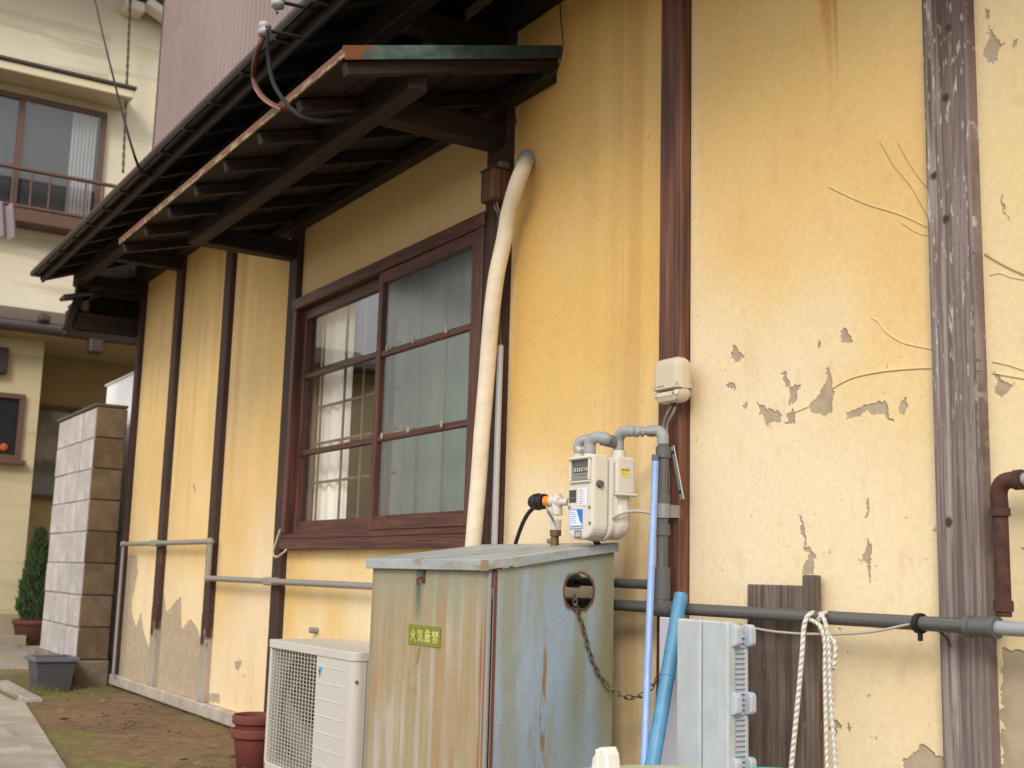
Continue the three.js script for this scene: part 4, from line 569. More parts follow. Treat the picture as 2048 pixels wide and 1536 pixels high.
// ---- regulator with its valve and black hose
{
  const z = 0.2, g = thing('gas_regulator', 'white regulator with black knob and orange ring left of the gas meter', 'regulator', W(1110, 1080, z).toArray()), wh = mat([206, 202, 192], 0.5);
  const k0 = W(1064, 1004, z + 0.02), k1 = W(1090, 1003, z + 0.01), k2 = W(1106, 1002, z);
  part(g, 'knob', [rod(k0, k0.clone().lerp(k1, 0.25), 0.017, 0.022, 20), rod(k0.clone().lerp(k1, 0.25), k1, 0.0225, 0.021, 20)], M.black);
  part(g, 'knob_rib', rod(k0.clone().lerp(k1, 0.45), k0.clone().lerp(k1, 0.55), 0.0238, 0.0238, 20), mat([52, 50, 50], 0.4));
  part(g, 'orange_ring', rod(k1, k2, 0.015, 0.015, 20), M.orange);
  part(g, 'valve_body', [rod(k2, W(1122, 1003, z), 0.018, 0.014, 16), rod(W(1114, 988, z), W(1114, 1030, z), 0.013, 0.016, 16), rod(W(1120, 1004, z), W(1136, 1004, z - 0.01), 0.01, 0.01, 12)], wh);
  part(g, 'paper_tag', bar(W(1093, 1018, z + 0.022), W(1112, 1048, z + 0.022), 0.002, 0.024, 0.0005, V3(0.6, 0, 0.2)), mat([196, 194, 188], 0.8));
  part(g, 'tag_print', bar(W(1096, 1022, z + 0.026), W(1107, 1040, z + 0.026), 0.001, 0.015, 0.0003, V3(0.6, 0, 0.2)), mat([120, 118, 116], 0.8));
  part(g, 'outlet', rod(W(1112, 1040, z), W(1112, 1062, z), 0.0155, 0.013, 16), wh);
  part(g, 'brass_nut', [flat(new THREE.CylinderGeometry(0.0175, 0.0165, 0.016, 6)).translate(...W(1111, 1066, z).toArray()), rod(W(1110, 1066, z), W(1109, 1108, z), 0.011, 0.012, 14)], M.brass);
  part(g, 'bleed_screw', rod(W(1097, 1082, z), W(1106, 1082, z), 0.007, 0.007, 8), M.steel);
  const h = thing('hose', 'thin black rubber hose dropping from the regulator behind the cabinet', 'hose', W(1040, 1090, 0.12).toArray());
  part(h, 'hose_run', tube([W(1072, 1012, z + 0.01), W(1058, 1025, z), W(1045, 1048, 0.17), W(1036, 1072, 0.15), W(1028, 1100, 0.12), W(1022, 1140, 0.1)], 0.006, 50, 10), M.black);
}
// ---- cream connection box on the red-brown post
{
  const g = thing('junction_box', 'rounded cream plastic cover box on the red-brown post', 'junction box', W(1340, 765, 0.05).toArray()), m = mat([206, 194, 170], 0.4);
  const x0 = W(1312, 760, 0.07).x, x1 = W(1352, 760, 0.09).x + 0.002, y0 = W(1340, 806, 0.07).y, y1 = W(1340, 716, 0.07).y;
  part(g, 'cover', ext(rrect(x0, x1, y0 + 0.034, y1, [0.002, 0.002, 0.026, 0.026]), 0.05, 0.016).translate(0, 0, 0.034), m);
  part(g, 'lower_cover', ext(rrect(x0, x1, y0, y0 + 0.033, [0.028, 0.028, 0.002, 0.002]), 0.05, 0.016).translate(0, 0, 0.034), m);
  part(g, 'screw', rod(V3(x1 - 0.02, y0 + 0.022, 0.083), V3(x1 - 0.02, y0 + 0.022, 0.087), 0.003, 0.003, 8), M.steel);
  part(g, 'label_print', bx(x0 + 0.02, x0 + 0.05, y0 + 0.042, y0 + 0.046, 0.0835, 0.0845, 0.0003), mat([150, 142, 128], 0.6));
  part(g, 'cable_gland', rod(V3((x0 + x1) / 2 + 0.01, y0 - 0.008, 0.06), V3((x0 + x1) / 2 + 0.01, y0 + 0.01, 0.06), 0.009, 0.009, 10), M.black);
  for (const [o, e] of [[0, 0], [0.014, 0.01]]) part(g, 'cable', tube([V3((x0 + x1) / 2 + 0.004 + o, y0, 0.058), W(1334 + o * 800, 828, 0.055), W(1328 + o * 500, 850, 0.045), W(1329 + o * 400, 876, 0.04), W(1335 + o * 200, 950, 0.036), W(1331 + o * 200, 1060, 0.036)], 0.0035, 50, 8), mat([150, 142, 130], 0.5));
}
// ---- brown junction box under the canopy, conduit, small cables
{
  const g = thing('junction_box', 'brown wooden box on the window post under the canopy', 'junction box', [-3.36, 2.0, 0.05]);
  const a = W(962, 345, 0.1), b = W(985, 398, 0.1); const x0 = a.x, x1 = W(984, 360, 0.1).x + 0.01, y1 = W(984, 335, 0.1).y, y0 = W(984, 396, 0.1).y;
  part(g, 'case', bx(x0, x1, y0, y1, 0.02, 0.1, 0.004), mat(0xffffff, 0.7, woodTex([92, 60, 38], [62, 40, 28], [116, 78, 50], { w: 96, h: 192, sd: 61 })));
  part(g, 'lid', bx(x0 - 0.004, x1 + 0.004, y1, y1 + 0.006, 0.018, 0.105, 0.002), M.brownMetal);
  part(g, 'clamp', bx(x0 + 0.03, x1 - 0.025, y1 + 0.006, y1 + 0.04, 0.02, 0.06, 0.006), mat([110, 102, 94], 0.5));
  const c = thing('conduit', 'slim pale grey conduit up the right window post', 'conduit', W(990, 1090, 0.05).toArray());
  const ct = W(1001, 690, 0.045), cbm = V3(ct.x - 0.002, 0.8, 0.045); part(c, 'tube', bar(cbm, ct, 0.022, 0.016, 0.005, V3(0, 0, 1)), mat([172, 170, 172], 0.45));
  part(c, 'lead_wire', tube([ct, W(1000, 660, 0.045), W(998, 560, 0.04), W(1002, 460, 0.04), W(994, 420, 0.06), W(992, 400, 0.07)], 0.003, 40, 8), mat([88, 80, 76], 0.6));
  const p = thing('cable', 'pair of thin wires hanging under the brown junction box', 'cable', W(992, 400, 0.07).toArray());
  for (const o of [0, 6]) part(p, 'wire', tube([W(988 + o, 398, 0.07), W(990 + o, 415, 0.075), W(997 + o, 432, 0.06), W(993 + o, 450, 0.04)], 0.0025, 24, 8), mat([120, 112, 108], 0.5));
  const t = thing('cable', 'thin dark wire down the wall from the eave to the canopy corner', 'cable', [-3.02, 2.5, 0.02]);
  part(t, 'wire', tube([W(1118, -20, 0.01), W(1122, 40, 0.02), W(1126, 92, 0.025), W(1118, 130, 0.03), W(1108, 146, 0.05), W(1060, 168, 0.06), W(1030, 186, 0.05), W(1028, 205, 0.05), W(1033, 250, 0.036)], 0.0022, 70, 6), mat([60, 54, 50], 0.6));
}
// ---- wrapped air-conditioner hose with putty
{
  const g = thing('insulated_hose', 'cream tape-wrapped air conditioner hose from wall hole to cabinet top', 'hose', W(945, 1095, 0.06).toArray());
  const pt = tex(64, 512, (u, v) => { const n = fbm(u * 6, v * 30, 3), s = (v * 26 + u * 1) % 1; return mix3([216, 202, 178], [234, 222, 200], n).map((k) => k * (s < 0.05 ? 0.965 : 1)); }), bt = tex(64, 512, (u, v) => { const s = (v * 26 + u * 1) % 1, g0 = 255 * (0.4 + 0.5 * s * (s < 0.9 ? 1 : 0)); return [g0, g0, g0]; }, false);
  const path = [W(1050, 328, 0.03), W(1043, 345, 0.075), W(1033, 372, 0.085), W(1018, 425, 0.08), W(1008, 480, 0.08), W(994, 545, 0.09), W(985, 610, 0.095), W(978, 690, 0.09), W(971, 780, 0.085), W(963, 880, 0.085), W(956, 980, 0.085), W(949, 1060, 0.09), W(945, 1110, 0.09), W(940, 1180, 0.1), W(938, 1300, 0.1)];
  const tb = tube(path, 0.0265, 160, 16), u = tb.attributes.uv; for (let i = 0; i < u.count; i++) u.setXY(i, u.getX(i) / 0.182, u.getY(i) / 1.5);
  const p = tb.attributes.position; for (let i = 0; i < p.count; i++) { const y = p.getY(i), k = 0.004 * (fbm(y * 9, p.getX(i) * 16 + p.getZ(i) * 16, 3) - 0.5); p.setX(i, p.getX(i) + k); p.setZ(i, p.getZ(i) + k); }
  part(g, 'wrapped_tube', tb, mat(0xffffff, 0.75, { map: pt, bumpMap: bt, bumpScale: 0.0012 }));
  const c = W(1052, 326, 0.01), s = flat(new THREE.IcosahedronGeometry(0.042, 4)), q = s.attributes.position; for (let i = 0; i < q.count; i++) { const v = V3(q.getX(i), q.getY(i), q.getZ(i)), d = v.clone().normalize(), k = 0.8 + 0.5 * fbm(d.x * 3 + d.z * 2 + 9, d.y * 3 + d.z + 4, 3); q.setXYZ(i, v.x * k, v.y * k, v.z * k * 0.55); } s.computeVertexNormals();
  part(g, 'putty', s.translate(c.x, c.y, c.z), mat([150, 152, 164], 0.7), 'bluish grey putty lump sealing the hole');
}
// ---- grey plastic pipe line at the left
{
  const z = 0.055, r = 0.0135, g = thing('plastic_pipe', 'thin grey plastic pipe stepping down across the narrow left panels', 'pipe', W(420, 1120, z).toArray()), a = W(247, 1086, z), b = W(418, 1086, z), c = W(418, 1157, z), d = W(745, 1172, z);
  const ya = (a.y + b.y) / 2, yc = (c.y + d.y) / 2, xb = (b.x + c.x) / 2;
  part(g, 'upper_run', rod(V3(a.x, ya, z), V3(xb, ya, z), r), M.pvc); part(g, 'drop', rod(V3(xb, ya, z), V3(xb, yc, z), r), M.pvc); part(g, 'lower_run', rod(V3(xb, yc, z), V3(-3.2, yc, z), r), M.pvc); part(g, 'drop', rod(V3(a.x, ya, z), V3(a.x, 0.1, z), r * 0.7), M.pvc);
  for (const [x, y] of [[xb, ya], [xb, yc], [a.x, ya]]) part(g, 'elbow', flat(new THREE.SphereGeometry(0.02, 14, 10)).translate(x, y, z), M.pvc);
  for (const x of [-7.02, -5.17]) part(g, 'pipe_clip', bx(x - 0.05, x + 0.05, (x < xb ? ya : yc) - 0.018, (x < xb ? ya : yc) + 0.018, 0.028, z + 0.016, 0.006), M.pvc);
  const k = thing('cable', 'pale looped cable end at the lower left window corner', 'cable', W(555, 1110, 0.04).toArray());
  part(k, 'wire', tube([W(560, 1060, 0.05), W(552, 1085, 0.055), W(546, 1104, 0.06), W(552, 1114, 0.065), W(566, 1106, 0.066), W(572, 1100, 0.062)], 0.005, 40, 8), mat([190, 176, 150], 0.6));
}
// ---- overhead wires at the eave
{
  const ins = mat([164, 164, 170], 0.35), zg = 0.72, g = thing('cable_bracket', 'eave bracket with white insulators and looping brown and black cables', 'cable bracket', W(530, 60, zg).toArray());
  for (const [px, py, s] of [[529, 60, 1], [556, 3, 1]]) { const p = W(px, py, 0.79); part(g, 'insulator', lathe([[0, 0.026], [0.018, 0.024], [0.022, 0.01], [0.014, 0.004], [0.022, -0.004], [0.02, -0.02], [0, -0.024]], p.x, p.y, p.z, 20), ins);
    part(g, 'insulator_hook', flat(new THREE.TorusGeometry(0.026, 0.004, 8, 18, 4.2)).rotateZ(0.6).translate(p.x, p.y - 0.012, p.z), M.galv); part(g, 'bracket_arm', rod(V3(p.x, p.y, 0.79), V3(p.x, p.y + 0.01, 0.66), 0.006), M.black); }
  part(g, 'brown_cable', tube([W(527, 72, 0.79), W(520, 90, 0.8), W(510, 125, 0.79), W(507, 155, 0.77), W(517, 182, 0.775), W(535, 202, 0.775), W(560, 215, 0.765), W(585, 217, 0.73), W(610, 214, 0.68)], 0.009, 60, 10), mat([88, 38, 22], 0.6));
  part(g, 'brown_cable', tube([W(525, 72, 0.79), W(515, 95, 0.8), W(506, 128, 0.79), W(505, 158, 0.77), W(515, 186, 0.785), W(535, 206, 0.785), W(560, 219, 0.775)], 0.004, 60, 8), mat([130, 84, 70], 0.5));
  part(g, 'black_cable', tube([W(535, 62, 0.79), W(535, 80, 0.79), W(537, 118, 0.78), W(545, 160, 0.78), W(560, 190, 0.78), W(582, 217, 0.775), W(605, 235, 0.755), W(635, 243, 0.71), W(690, 238, 0.62), W(720, 228, 0.56)], 0.007, 70, 10), mat([15, 16, 18], 0.85));
  const c = thing('overhead_cable', 'thin black service cable slanting from the sky into the eave', 'cable', W(272, 320, 0.74).toArray());
  const far = WX(186, -18, -9.6), e = W(272, 320, 0.78); part(c, 'wire', tube([far, far.clone().lerp(e, 0.5).add(V3(0, -0.03, 0)), e, W(280, 336, 0.72), W(300, 352, 0.64), W(345, 362, 0.52)], 0.006, 60, 8), M.cableBlack);
  const t = thing('twisted_cable', 'twisted pair of brown wires hanging down the cream house', 'cable', WX(254, 180, -13.0).toArray());
  for (const o of [0, Math.PI]) { const pts = [], a = WX(261, -10, -13.1), b = WX(246, 345, -13.1); for (let k = 0; k <= 90; k++) { const q = a.clone().lerp(b, k / 90), f = o + k / 90 * 6.283 * 11; pts.push(q.add(V3(0.008 * Math.sin(f), 0, 0.008 * Math.cos(f)))); } part(t, 'strand', tube(pts, 0.0085, 280, 6), mat([86, 70, 58], 0.6)); }
}
// ---- dry vine stems clinging to the plaster
{
  const v = thing('dead_vine', 'dry tan vine stems clinging to plaster either side of the weathered post', 'vine', [-1.6, 1.2, 0]), m = mat([216, 190, 144], 0.95), d = mat([186, 160, 120], 0.95), m2 = mat([226, 200, 152], 0.95);
  const st = (f, pts, r, mm, z = 0.003) => part(v, 'stem', tube(f(pts).map(([x, y]) => V3(x, y, z - 0.002)), r * 0.6, 50, 6), mm);
  st(c6, [[920, 958], [1100, 1040], [1300, 1105], [1475, 1190]], 0.003, m); st(c6, [[1180, 730], [1250, 850], [1340, 960], [1400, 1070], [1460, 1190]], 0.0016, d); st(c6, [[1270, 730], [1330, 840], [1400, 940], [1470, 1010]], 0.0016, d); st(c6, [[1290, 1140], [1380, 1195], [1480, 1215]], 0.002, m);
  st(c6, [[1718, 1300], [1800, 1350], [1915, 1405], [2000, 1440]], 0.0028, d, 0.004); st(c6, [[1740, 1410], [1790, 1400], [1850, 1420], [1930, 1435]], 0.0016, m);
  st(c5, [[1215, 95], [1255, 122], [1290, 170], [1380, 230], [1500, 260], [1606, 280]], 0.0025, m2); st(c5, [[1000, 482], [1100, 430], [1250, 395], [1450, 375], [1606, 372]], 0.0035, m2); st(c5, [[790, 615], [830, 600], [862, 586]], 0.003, m2); st(c5, [[1880, 400], [1960, 415], [2060, 432]], 0.0028, m); st(c5, [[1880, 338], [1960, 355], [2060, 388]], 0.0026, m);
  st(c5, [[1606, 290], [1700, 312], [1800, 328], [1872, 340]], 0.002, mat([120, 104, 92], 0.9), 0.031); st(c5, [[1606, 374], [1700, 376], [1800, 388], [1872, 398]], 0.002, mat([120, 104, 92], 0.9), 0.031); st(c6, [[1478, 1192], [1560, 1240], [1640, 1275], [1705, 1305]], 0.002, mat([120, 104, 92], 0.9), 0.031);
}

// ---------------------------------------------------------------- things standing along the wall
// ---- rusty steel cabinet
{
  const x0 = -3.17, x1 = -2.517, z0 = 0.14, z1 = 0.514, g = thing('steel_cabinet', 'rust-streaked blue grey steel cabinet with round hole and yellow-green sign', 'cabinet', [-2.98, 0, 0.25]);
  const rustDrip = (x, y, s, d) => { const a = fbm(x * 26 + s, y * 1.1 + s, 4), b = fbm(x * 90 + s, y * 5, 3), c = fbm(x * 5 + s, y * 3, 4); return [a, b, c]; };
  const front = tex(600, 720, (u, v) => { const x = u * 0.653, y = v * 0.8, [a, b, c] = rustDrip(x, y, 3), wav = 0.5 + 0.5 * Math.sin(x * 84 + 2 * c); let k = mix3([172, 156, 124], [152, 134, 102], b);
    k = mix3(k, [182, 182, 182], clamp(sst(0.5, 0.7, a * 0.72 + wav * 0.26 + (c - 0.5) * 0.4)) * (0.75 - 0.35 * v)); k = mix3(k, [156, 118, 74], sst(0.58, 0.8, fbm(x * 12 + 60, y * 2.5, 4)) * 0.4); k = mix3(k, [140, 146, 126], sst(0.78, 1, v + (a - 0.5) * 0.2) * 0.7);
    const e = 1 - u; k = mix3(k, [138, 78, 34], sst(0.09, 0.02, e + (b - 0.5) * 0.06) * sst(0.95, 0.7, v) * 0.85); k = mix3(k, [120, 116, 92], sst(0.06, 0.0, u) * 0.6);
    const hx = Math.abs(u - 0.44) + (b - 0.5) * 0.03; k = mix3(k, [76, 92, 78], sst(0.05, 0.0, hx) * sst(0.78, 0.9, v) * 0.8); k = mix3(k, [140, 92, 50], sst(0.62, 0.75, fbm(x * 40, y * 30 + 9, 3)) * sst(0.25, 0.0, Math.hypot(u - 0.5, v - 0.7)) * 0.6); return k.map((q) => q * (0.95 + 0.1 * vn(x * 400, y * 400))); });
  const side = tex(460, 860, (u, v) => { const x = u * 0.392, y = v * 0.86, [a, b, c] = rustDrip(x, y, 19); let k = mix3([136, 153, 166], [158, 172, 184], c);
    k = mix3(k, [140, 140, 114], sst(0.52, 0.7, fbm(x * 15 + 4, y * 1.6 + 5, 4)) * (0.35 + 0.4 * v)); k = mix3(k, [134, 96, 50], sst(0.58, 0.72, fbm(x * 34 + 2, y * 7, 4)) * sst(0.42, 0.6, fbm(x * 11 + 30, y * 1.5, 3)) * 0.8); k = mix3(k, [134, 122, 80], sst(0.24, 0.0, 1 - u + (a - 0.5) * 0.2) * sst(0.15, 0.6, v) * 0.75);
    k = mix3(k, [146, 150, 130], sst(0.8, 0.98, v + (a - 0.5) * 0.2) * 0.6); const d = Math.hypot((u - 0.705) * 0.392, (v - 0.856) * 0.86); k = mix3(k, [84, 48, 26], sst(0.058, 0.046, d + (b - 0.5) * 0.016) * 0.9); k = mix3(k, [120, 122, 90], sst(0.05, 0.0, Math.abs(x - 0.276)) * sst(0.78, 0.6, v) * sst(0.2, 0.6, v) * 0.5);
    return k.map((q) => q * (0.95 + 0.1 * vn(x * 400, y * 400 + 9))); });
  const uvOf = (geo, fu, fv) => { const p = geo.attributes.position, t = geo.attributes.uv; for (let i = 0; i < t.count; i++) t.setXY(i, fu(p, i), fv(p, i)); return geo; };
  const dent = (s) => tex(256, 256, (u, v) => { const g = 255 * (0.5 + (fbm(u * 3 + s, v * 4 + s, 3) - 0.5) * 0.8 + (fbm(u * 60, v * 60 + s, 2) - 0.5) * 0.02); return [g, g, g]; }, false);
  const fm = mat(0xffffff, 0.62, { map: front, bumpMap: dent(3), bumpScale: 0.012 }), sm = mat(0xffffff, 0.55, { map: side, bumpMap: dent(8), bumpScale: 0.012 });
  part(g, 'front_panel', uvOf(bx(x0, x1 - 0.012, 0.03, 0.795, z1 - 0.012, z1, 0.003), (p, i) => (p.getX(i) - x0) / (x1 - x0), (p, i) => p.getY(i) / 0.8), fm);
  // side panel: outline in (z, y), hole cut through
  const hz = W(1158, 1183, 0).z, H = WX(1158, 1183, x1), ho = new THREE.Path(); ho.absellipse(-H.z, H.y, 0.046, 0.046, 0, Math.PI * 2, false);
  const sp = ext([[-z1 + 0.012, 0.03], [-z0, 0.03], [-z0, 0.84], [-z1 + 0.012, 0.785]], 0.003, 0, [ho]).rotateY(Math.PI / 2).translate(x1 - 0.003, 0, 0);
  part(g, 'side_panel', uvOf(sp, (p, i) => (z1 - p.getZ(i)) / 0.374, (p, i) => p.getY(i) / 0.86), sm, 'blue grey side panel with round hole');
  part(g, 'hole_rim', flat(new THREE.TorusGeometry(0.046, 0.0014, 8, 48)).rotateY(Math.PI / 2).translate(x1, H.y, H.z), M.rust);
  part(g, 'side_panel', bx(x0, x0 + 0.004, 0.03, 0.79, z0, z1 - 0.012, 0.001), M.dim);
  part(g, 'corner_trim', [rod(V3(x1 - 0.004, 0.03, z1 - 0.002), V3(x1 - 0.004, 0.785, z1 - 0.002), 0.006), rod(V3(x1 - 0.022, 0.03, z1 - 0.001), V3(x1 - 0.022, 0.785, z1 - 0.001), 0.0035)], mat([142, 138, 132], 0.5));
  part(g, 'trim_rust', bx(x1 + 0.001, x1 + 0.003, 0.03, 0.785, z1 - 0.02, z1 - 0.012, 0.0005), mat([112, 58, 34], 0.8));
  const lt = tex(256, 128, (u, v) => { const n = fbm(u * 9, v * 5, 4); return mix3(mix3([140, 148, 150], [172, 178, 178], n), [132, 104, 72], sst(0.58, 0.75, fbm(u * 7 + 3, v * 7, 4)) * 0.5).map((q) => q * (0.95 + 0.1 * vn(u * 200, v * 100))); });
  const lm = mat(0xffffff, 0.5, { map: lt }), lx0 = x0 - 0.014, lx1 = x1 + 0.012;
  const top = bar(V3((lx0 + lx1) / 2, 0.862, z0 - 0.005), V3((lx0 + lx1) / 2, 0.806, z1 + 0.014), lx1 - lx0, 0.006, 0.002);
  const lid = part(g, 'lid', uvOf(top, (p, i) => p.getX(i) * 1.3, (p, i) => p.getZ(i) * 1.3), lm);
  part(lid, 'front_lip', uvOf(bx(lx0, lx1, 0.782, 0.807, z1 + 0.01, z1 + 0.015, 0.002), (p, i) => p.getX(i) * 1.3, (p, i) => p.getY(i) * 3), lm);
  part(lid, 'side_lip', uvOf(bar(V3(lx1, 0.852, z0 - 0.005), V3(lx1, 0.796, z1 + 0.012), 0.004, 0.022, 0.0015), (p, i) => p.getZ(i) * 1.3, (p, i) => p.getY(i) * 3), lm);
  part(lid, 'side_lip', bar(V3(lx0, 0.852, z0 - 0.005), V3(lx0, 0.796, z1 + 0.012), 0.004, 0.022, 0.0015), lm);
  part(lid, 'corner_fold', bx(lx1 - 0.03, lx1 + 0.002, 0.781, 0.808, z1 + 0.0148, z1 + 0.0172, 0.001), mat([140, 122, 88], 0.6));
  const q = W(842, 1150, z1 + 0.01); part(g, 'hook', [bx(q.x - 0.007, q.x + 0.007, q.y - 0.02, 0.784, z1, z1 + 0.006, 0.002), tube([V3(q.x - 0.002, q.y - 0.005, z1 + 0.006), V3(q.x - 0.012, q.y - 0.012, z1 + 0.014), V3(q.x - 0.004, q.y - 0.024, z1 + 0.016)], 0.003, 12, 6)], M.rust);
  const sA = W(817, 1245, z1 + 0.0015), sB = W(880, 1300, z1 + 0.0015), K = [
    [[[5, 0.5], [5, 4], [4, 7], [1, 9.5]], [[5, 4], [6.5, 7], [9, 9.5]], [[2, 3], [2.6, 5.2]], [[8, 2.6], [7, 5]]],
    [[[3, 0.5], [1.2, 3]], [[3, 1.6], [8.6, 1.6]], [[3, 3.2], [8, 3.2]], [[2, 4.8], [7.6, 4.8], [7.8, 7.5], [9, 9.3], [9.4, 7.8]], [[5.6, 5.8], [1.8, 9.4]], [[2.4, 6.2], [6, 9.2]]],
    [[[3, 0.3], [3.6, 1.4]], [[5, 0.2], [5.2, 1.4]], [[7.4, 0.2], [6.6, 1.5]], [[1.6, 2], [9.2, 2]], [[1.8, 2], [1.6, 6], [0.8, 9.6]], [[2.8, 3.4], [5.4, 3.4]], [[2.8, 4.8], [5.4, 4.8]], [[3.4, 3.4], [3.2, 8.4]], [[4.8, 3.4], [4.8, 9.4]], [[3.2, 6.2], [4.8, 6.2]], [[2.6, 8.6], [5.6, 7.8]], [[6.8, 2.8], [6, 5]], [[6.5, 4.2], [9.2, 4.2]], [[8.6, 4.4], [7.6, 7], [5.8, 9.4]], [[6.6, 5.6], [7.6, 7.6], [9.4, 9.4]]],
    [[[0.6, 1.8], [4.6, 1.8]], [[2.6, 0.3], [2.6, 5]], [[2.5, 2], [0.6, 4.4]], [[2.7, 2], [4.4, 4]], [[5.4, 1.8], [9.4, 1.8]], [[7.4, 0.3], [7.4, 5]], [[7.3, 2], [5.4, 4.2]], [[7.5, 2], [9.4, 4.4]], [[2.4, 5.4], [7.6, 5.4]], [[1, 6.8], [9, 6.8]], [[5, 6.8], [5, 9.6], [4.2, 9.2]], [[3, 7.8], [1.4, 9.2]], [[7, 7.8], [8.6, 9.2]]]];
  part(g, 'sign', bx(sA.x, sB.x, sB.y + 0.004, sA.y - 0.004, z1 - 0.001, z1 + 0.0012, 0.0004), mat([108, 110, 30], 0.6));
  part(g, 'sign_print', quad(V3(sA.x + 0.002, sB.y + 0.006, z1 + 0.0018), V3(sB.x - 0.002, sB.y + 0.006, z1 + 0.0018), V3(sB.x - 0.002, sA.y - 0.006, z1 + 0.0018), V3(sA.x + 0.002, sA.y - 0.006, z1 + 0.0018)), mat(0xffffff, 0.5, { map: canvasTex(512, 192, (c, w, h) => { c.fillStyle = '#767a20'; c.fillRect(0, 0, w, h); c.strokeStyle = '#8f9436'; c.lineWidth = 6; c.strokeRect(5, 5, w - 10, h - 10); c.strokeStyle = '#d6d084'; c.lineWidth = 9; c.lineCap = 'round'; K.forEach((ch, k) => { for (const s of ch) { c.beginPath(); s.forEach(([x, y], i) => { const X = 22 + k * 120 + x * 10.8, Y = 26 + y * 14; if (i) c.lineTo(X, Y); else c.moveTo(X, Y); }); c.stroke(); } }); }) }));
}
// ---- chain from the cabinet hole to the wall
{
  const pts = [WX(1150, 1190, -2.53), WX(1151, 1210, -2.506), WX(1158, 1230, -2.508), WX(1168, 1262, -2.509), WX(1178, 1300, -2.509), WX(1192, 1338, -2.508), WX(1212, 1368, -2.505), W(1236, 1388, 0.145), W(1262, 1395, 0.11), W(1288, 1388, 0.075), W(1304, 1374, 0.045), W(1316, 1356, 0.01)];
  const c = new THREE.CatmullRomCurve3(pts), L = c.getLength(), n = Math.round(L / 0.0185), g = thing('chain', 'steel link chain hanging from the cabinet hole to the wall', 'chain', pts[6].toArray());
  const m = mat([112, 100, 84], 0.45, { metalness: 0.5 }), base = flat(new THREE.TorusGeometry(0.0058, 0.0016, 6, 14)).scale(1, 2.1, 1), o = pts[6];
  for (let k = 0; k < n; k++) { const p = c.getPointAt((k + 0.5) / n), t = c.getTangentAt((k + 0.5) / n), s = new THREE.Mesh(base, m); s.name = numbered('link'); s.castShadow = true; s.quaternion.setFromUnitVectors(V3(0, 1, 0), t).multiply(new THREE.Quaternion().setFromAxisAngle(V3(0, 1, 0), k % 2 ? 1.45 : -0.15)); s.position.copy(p).sub(o); g.add(s); }
}
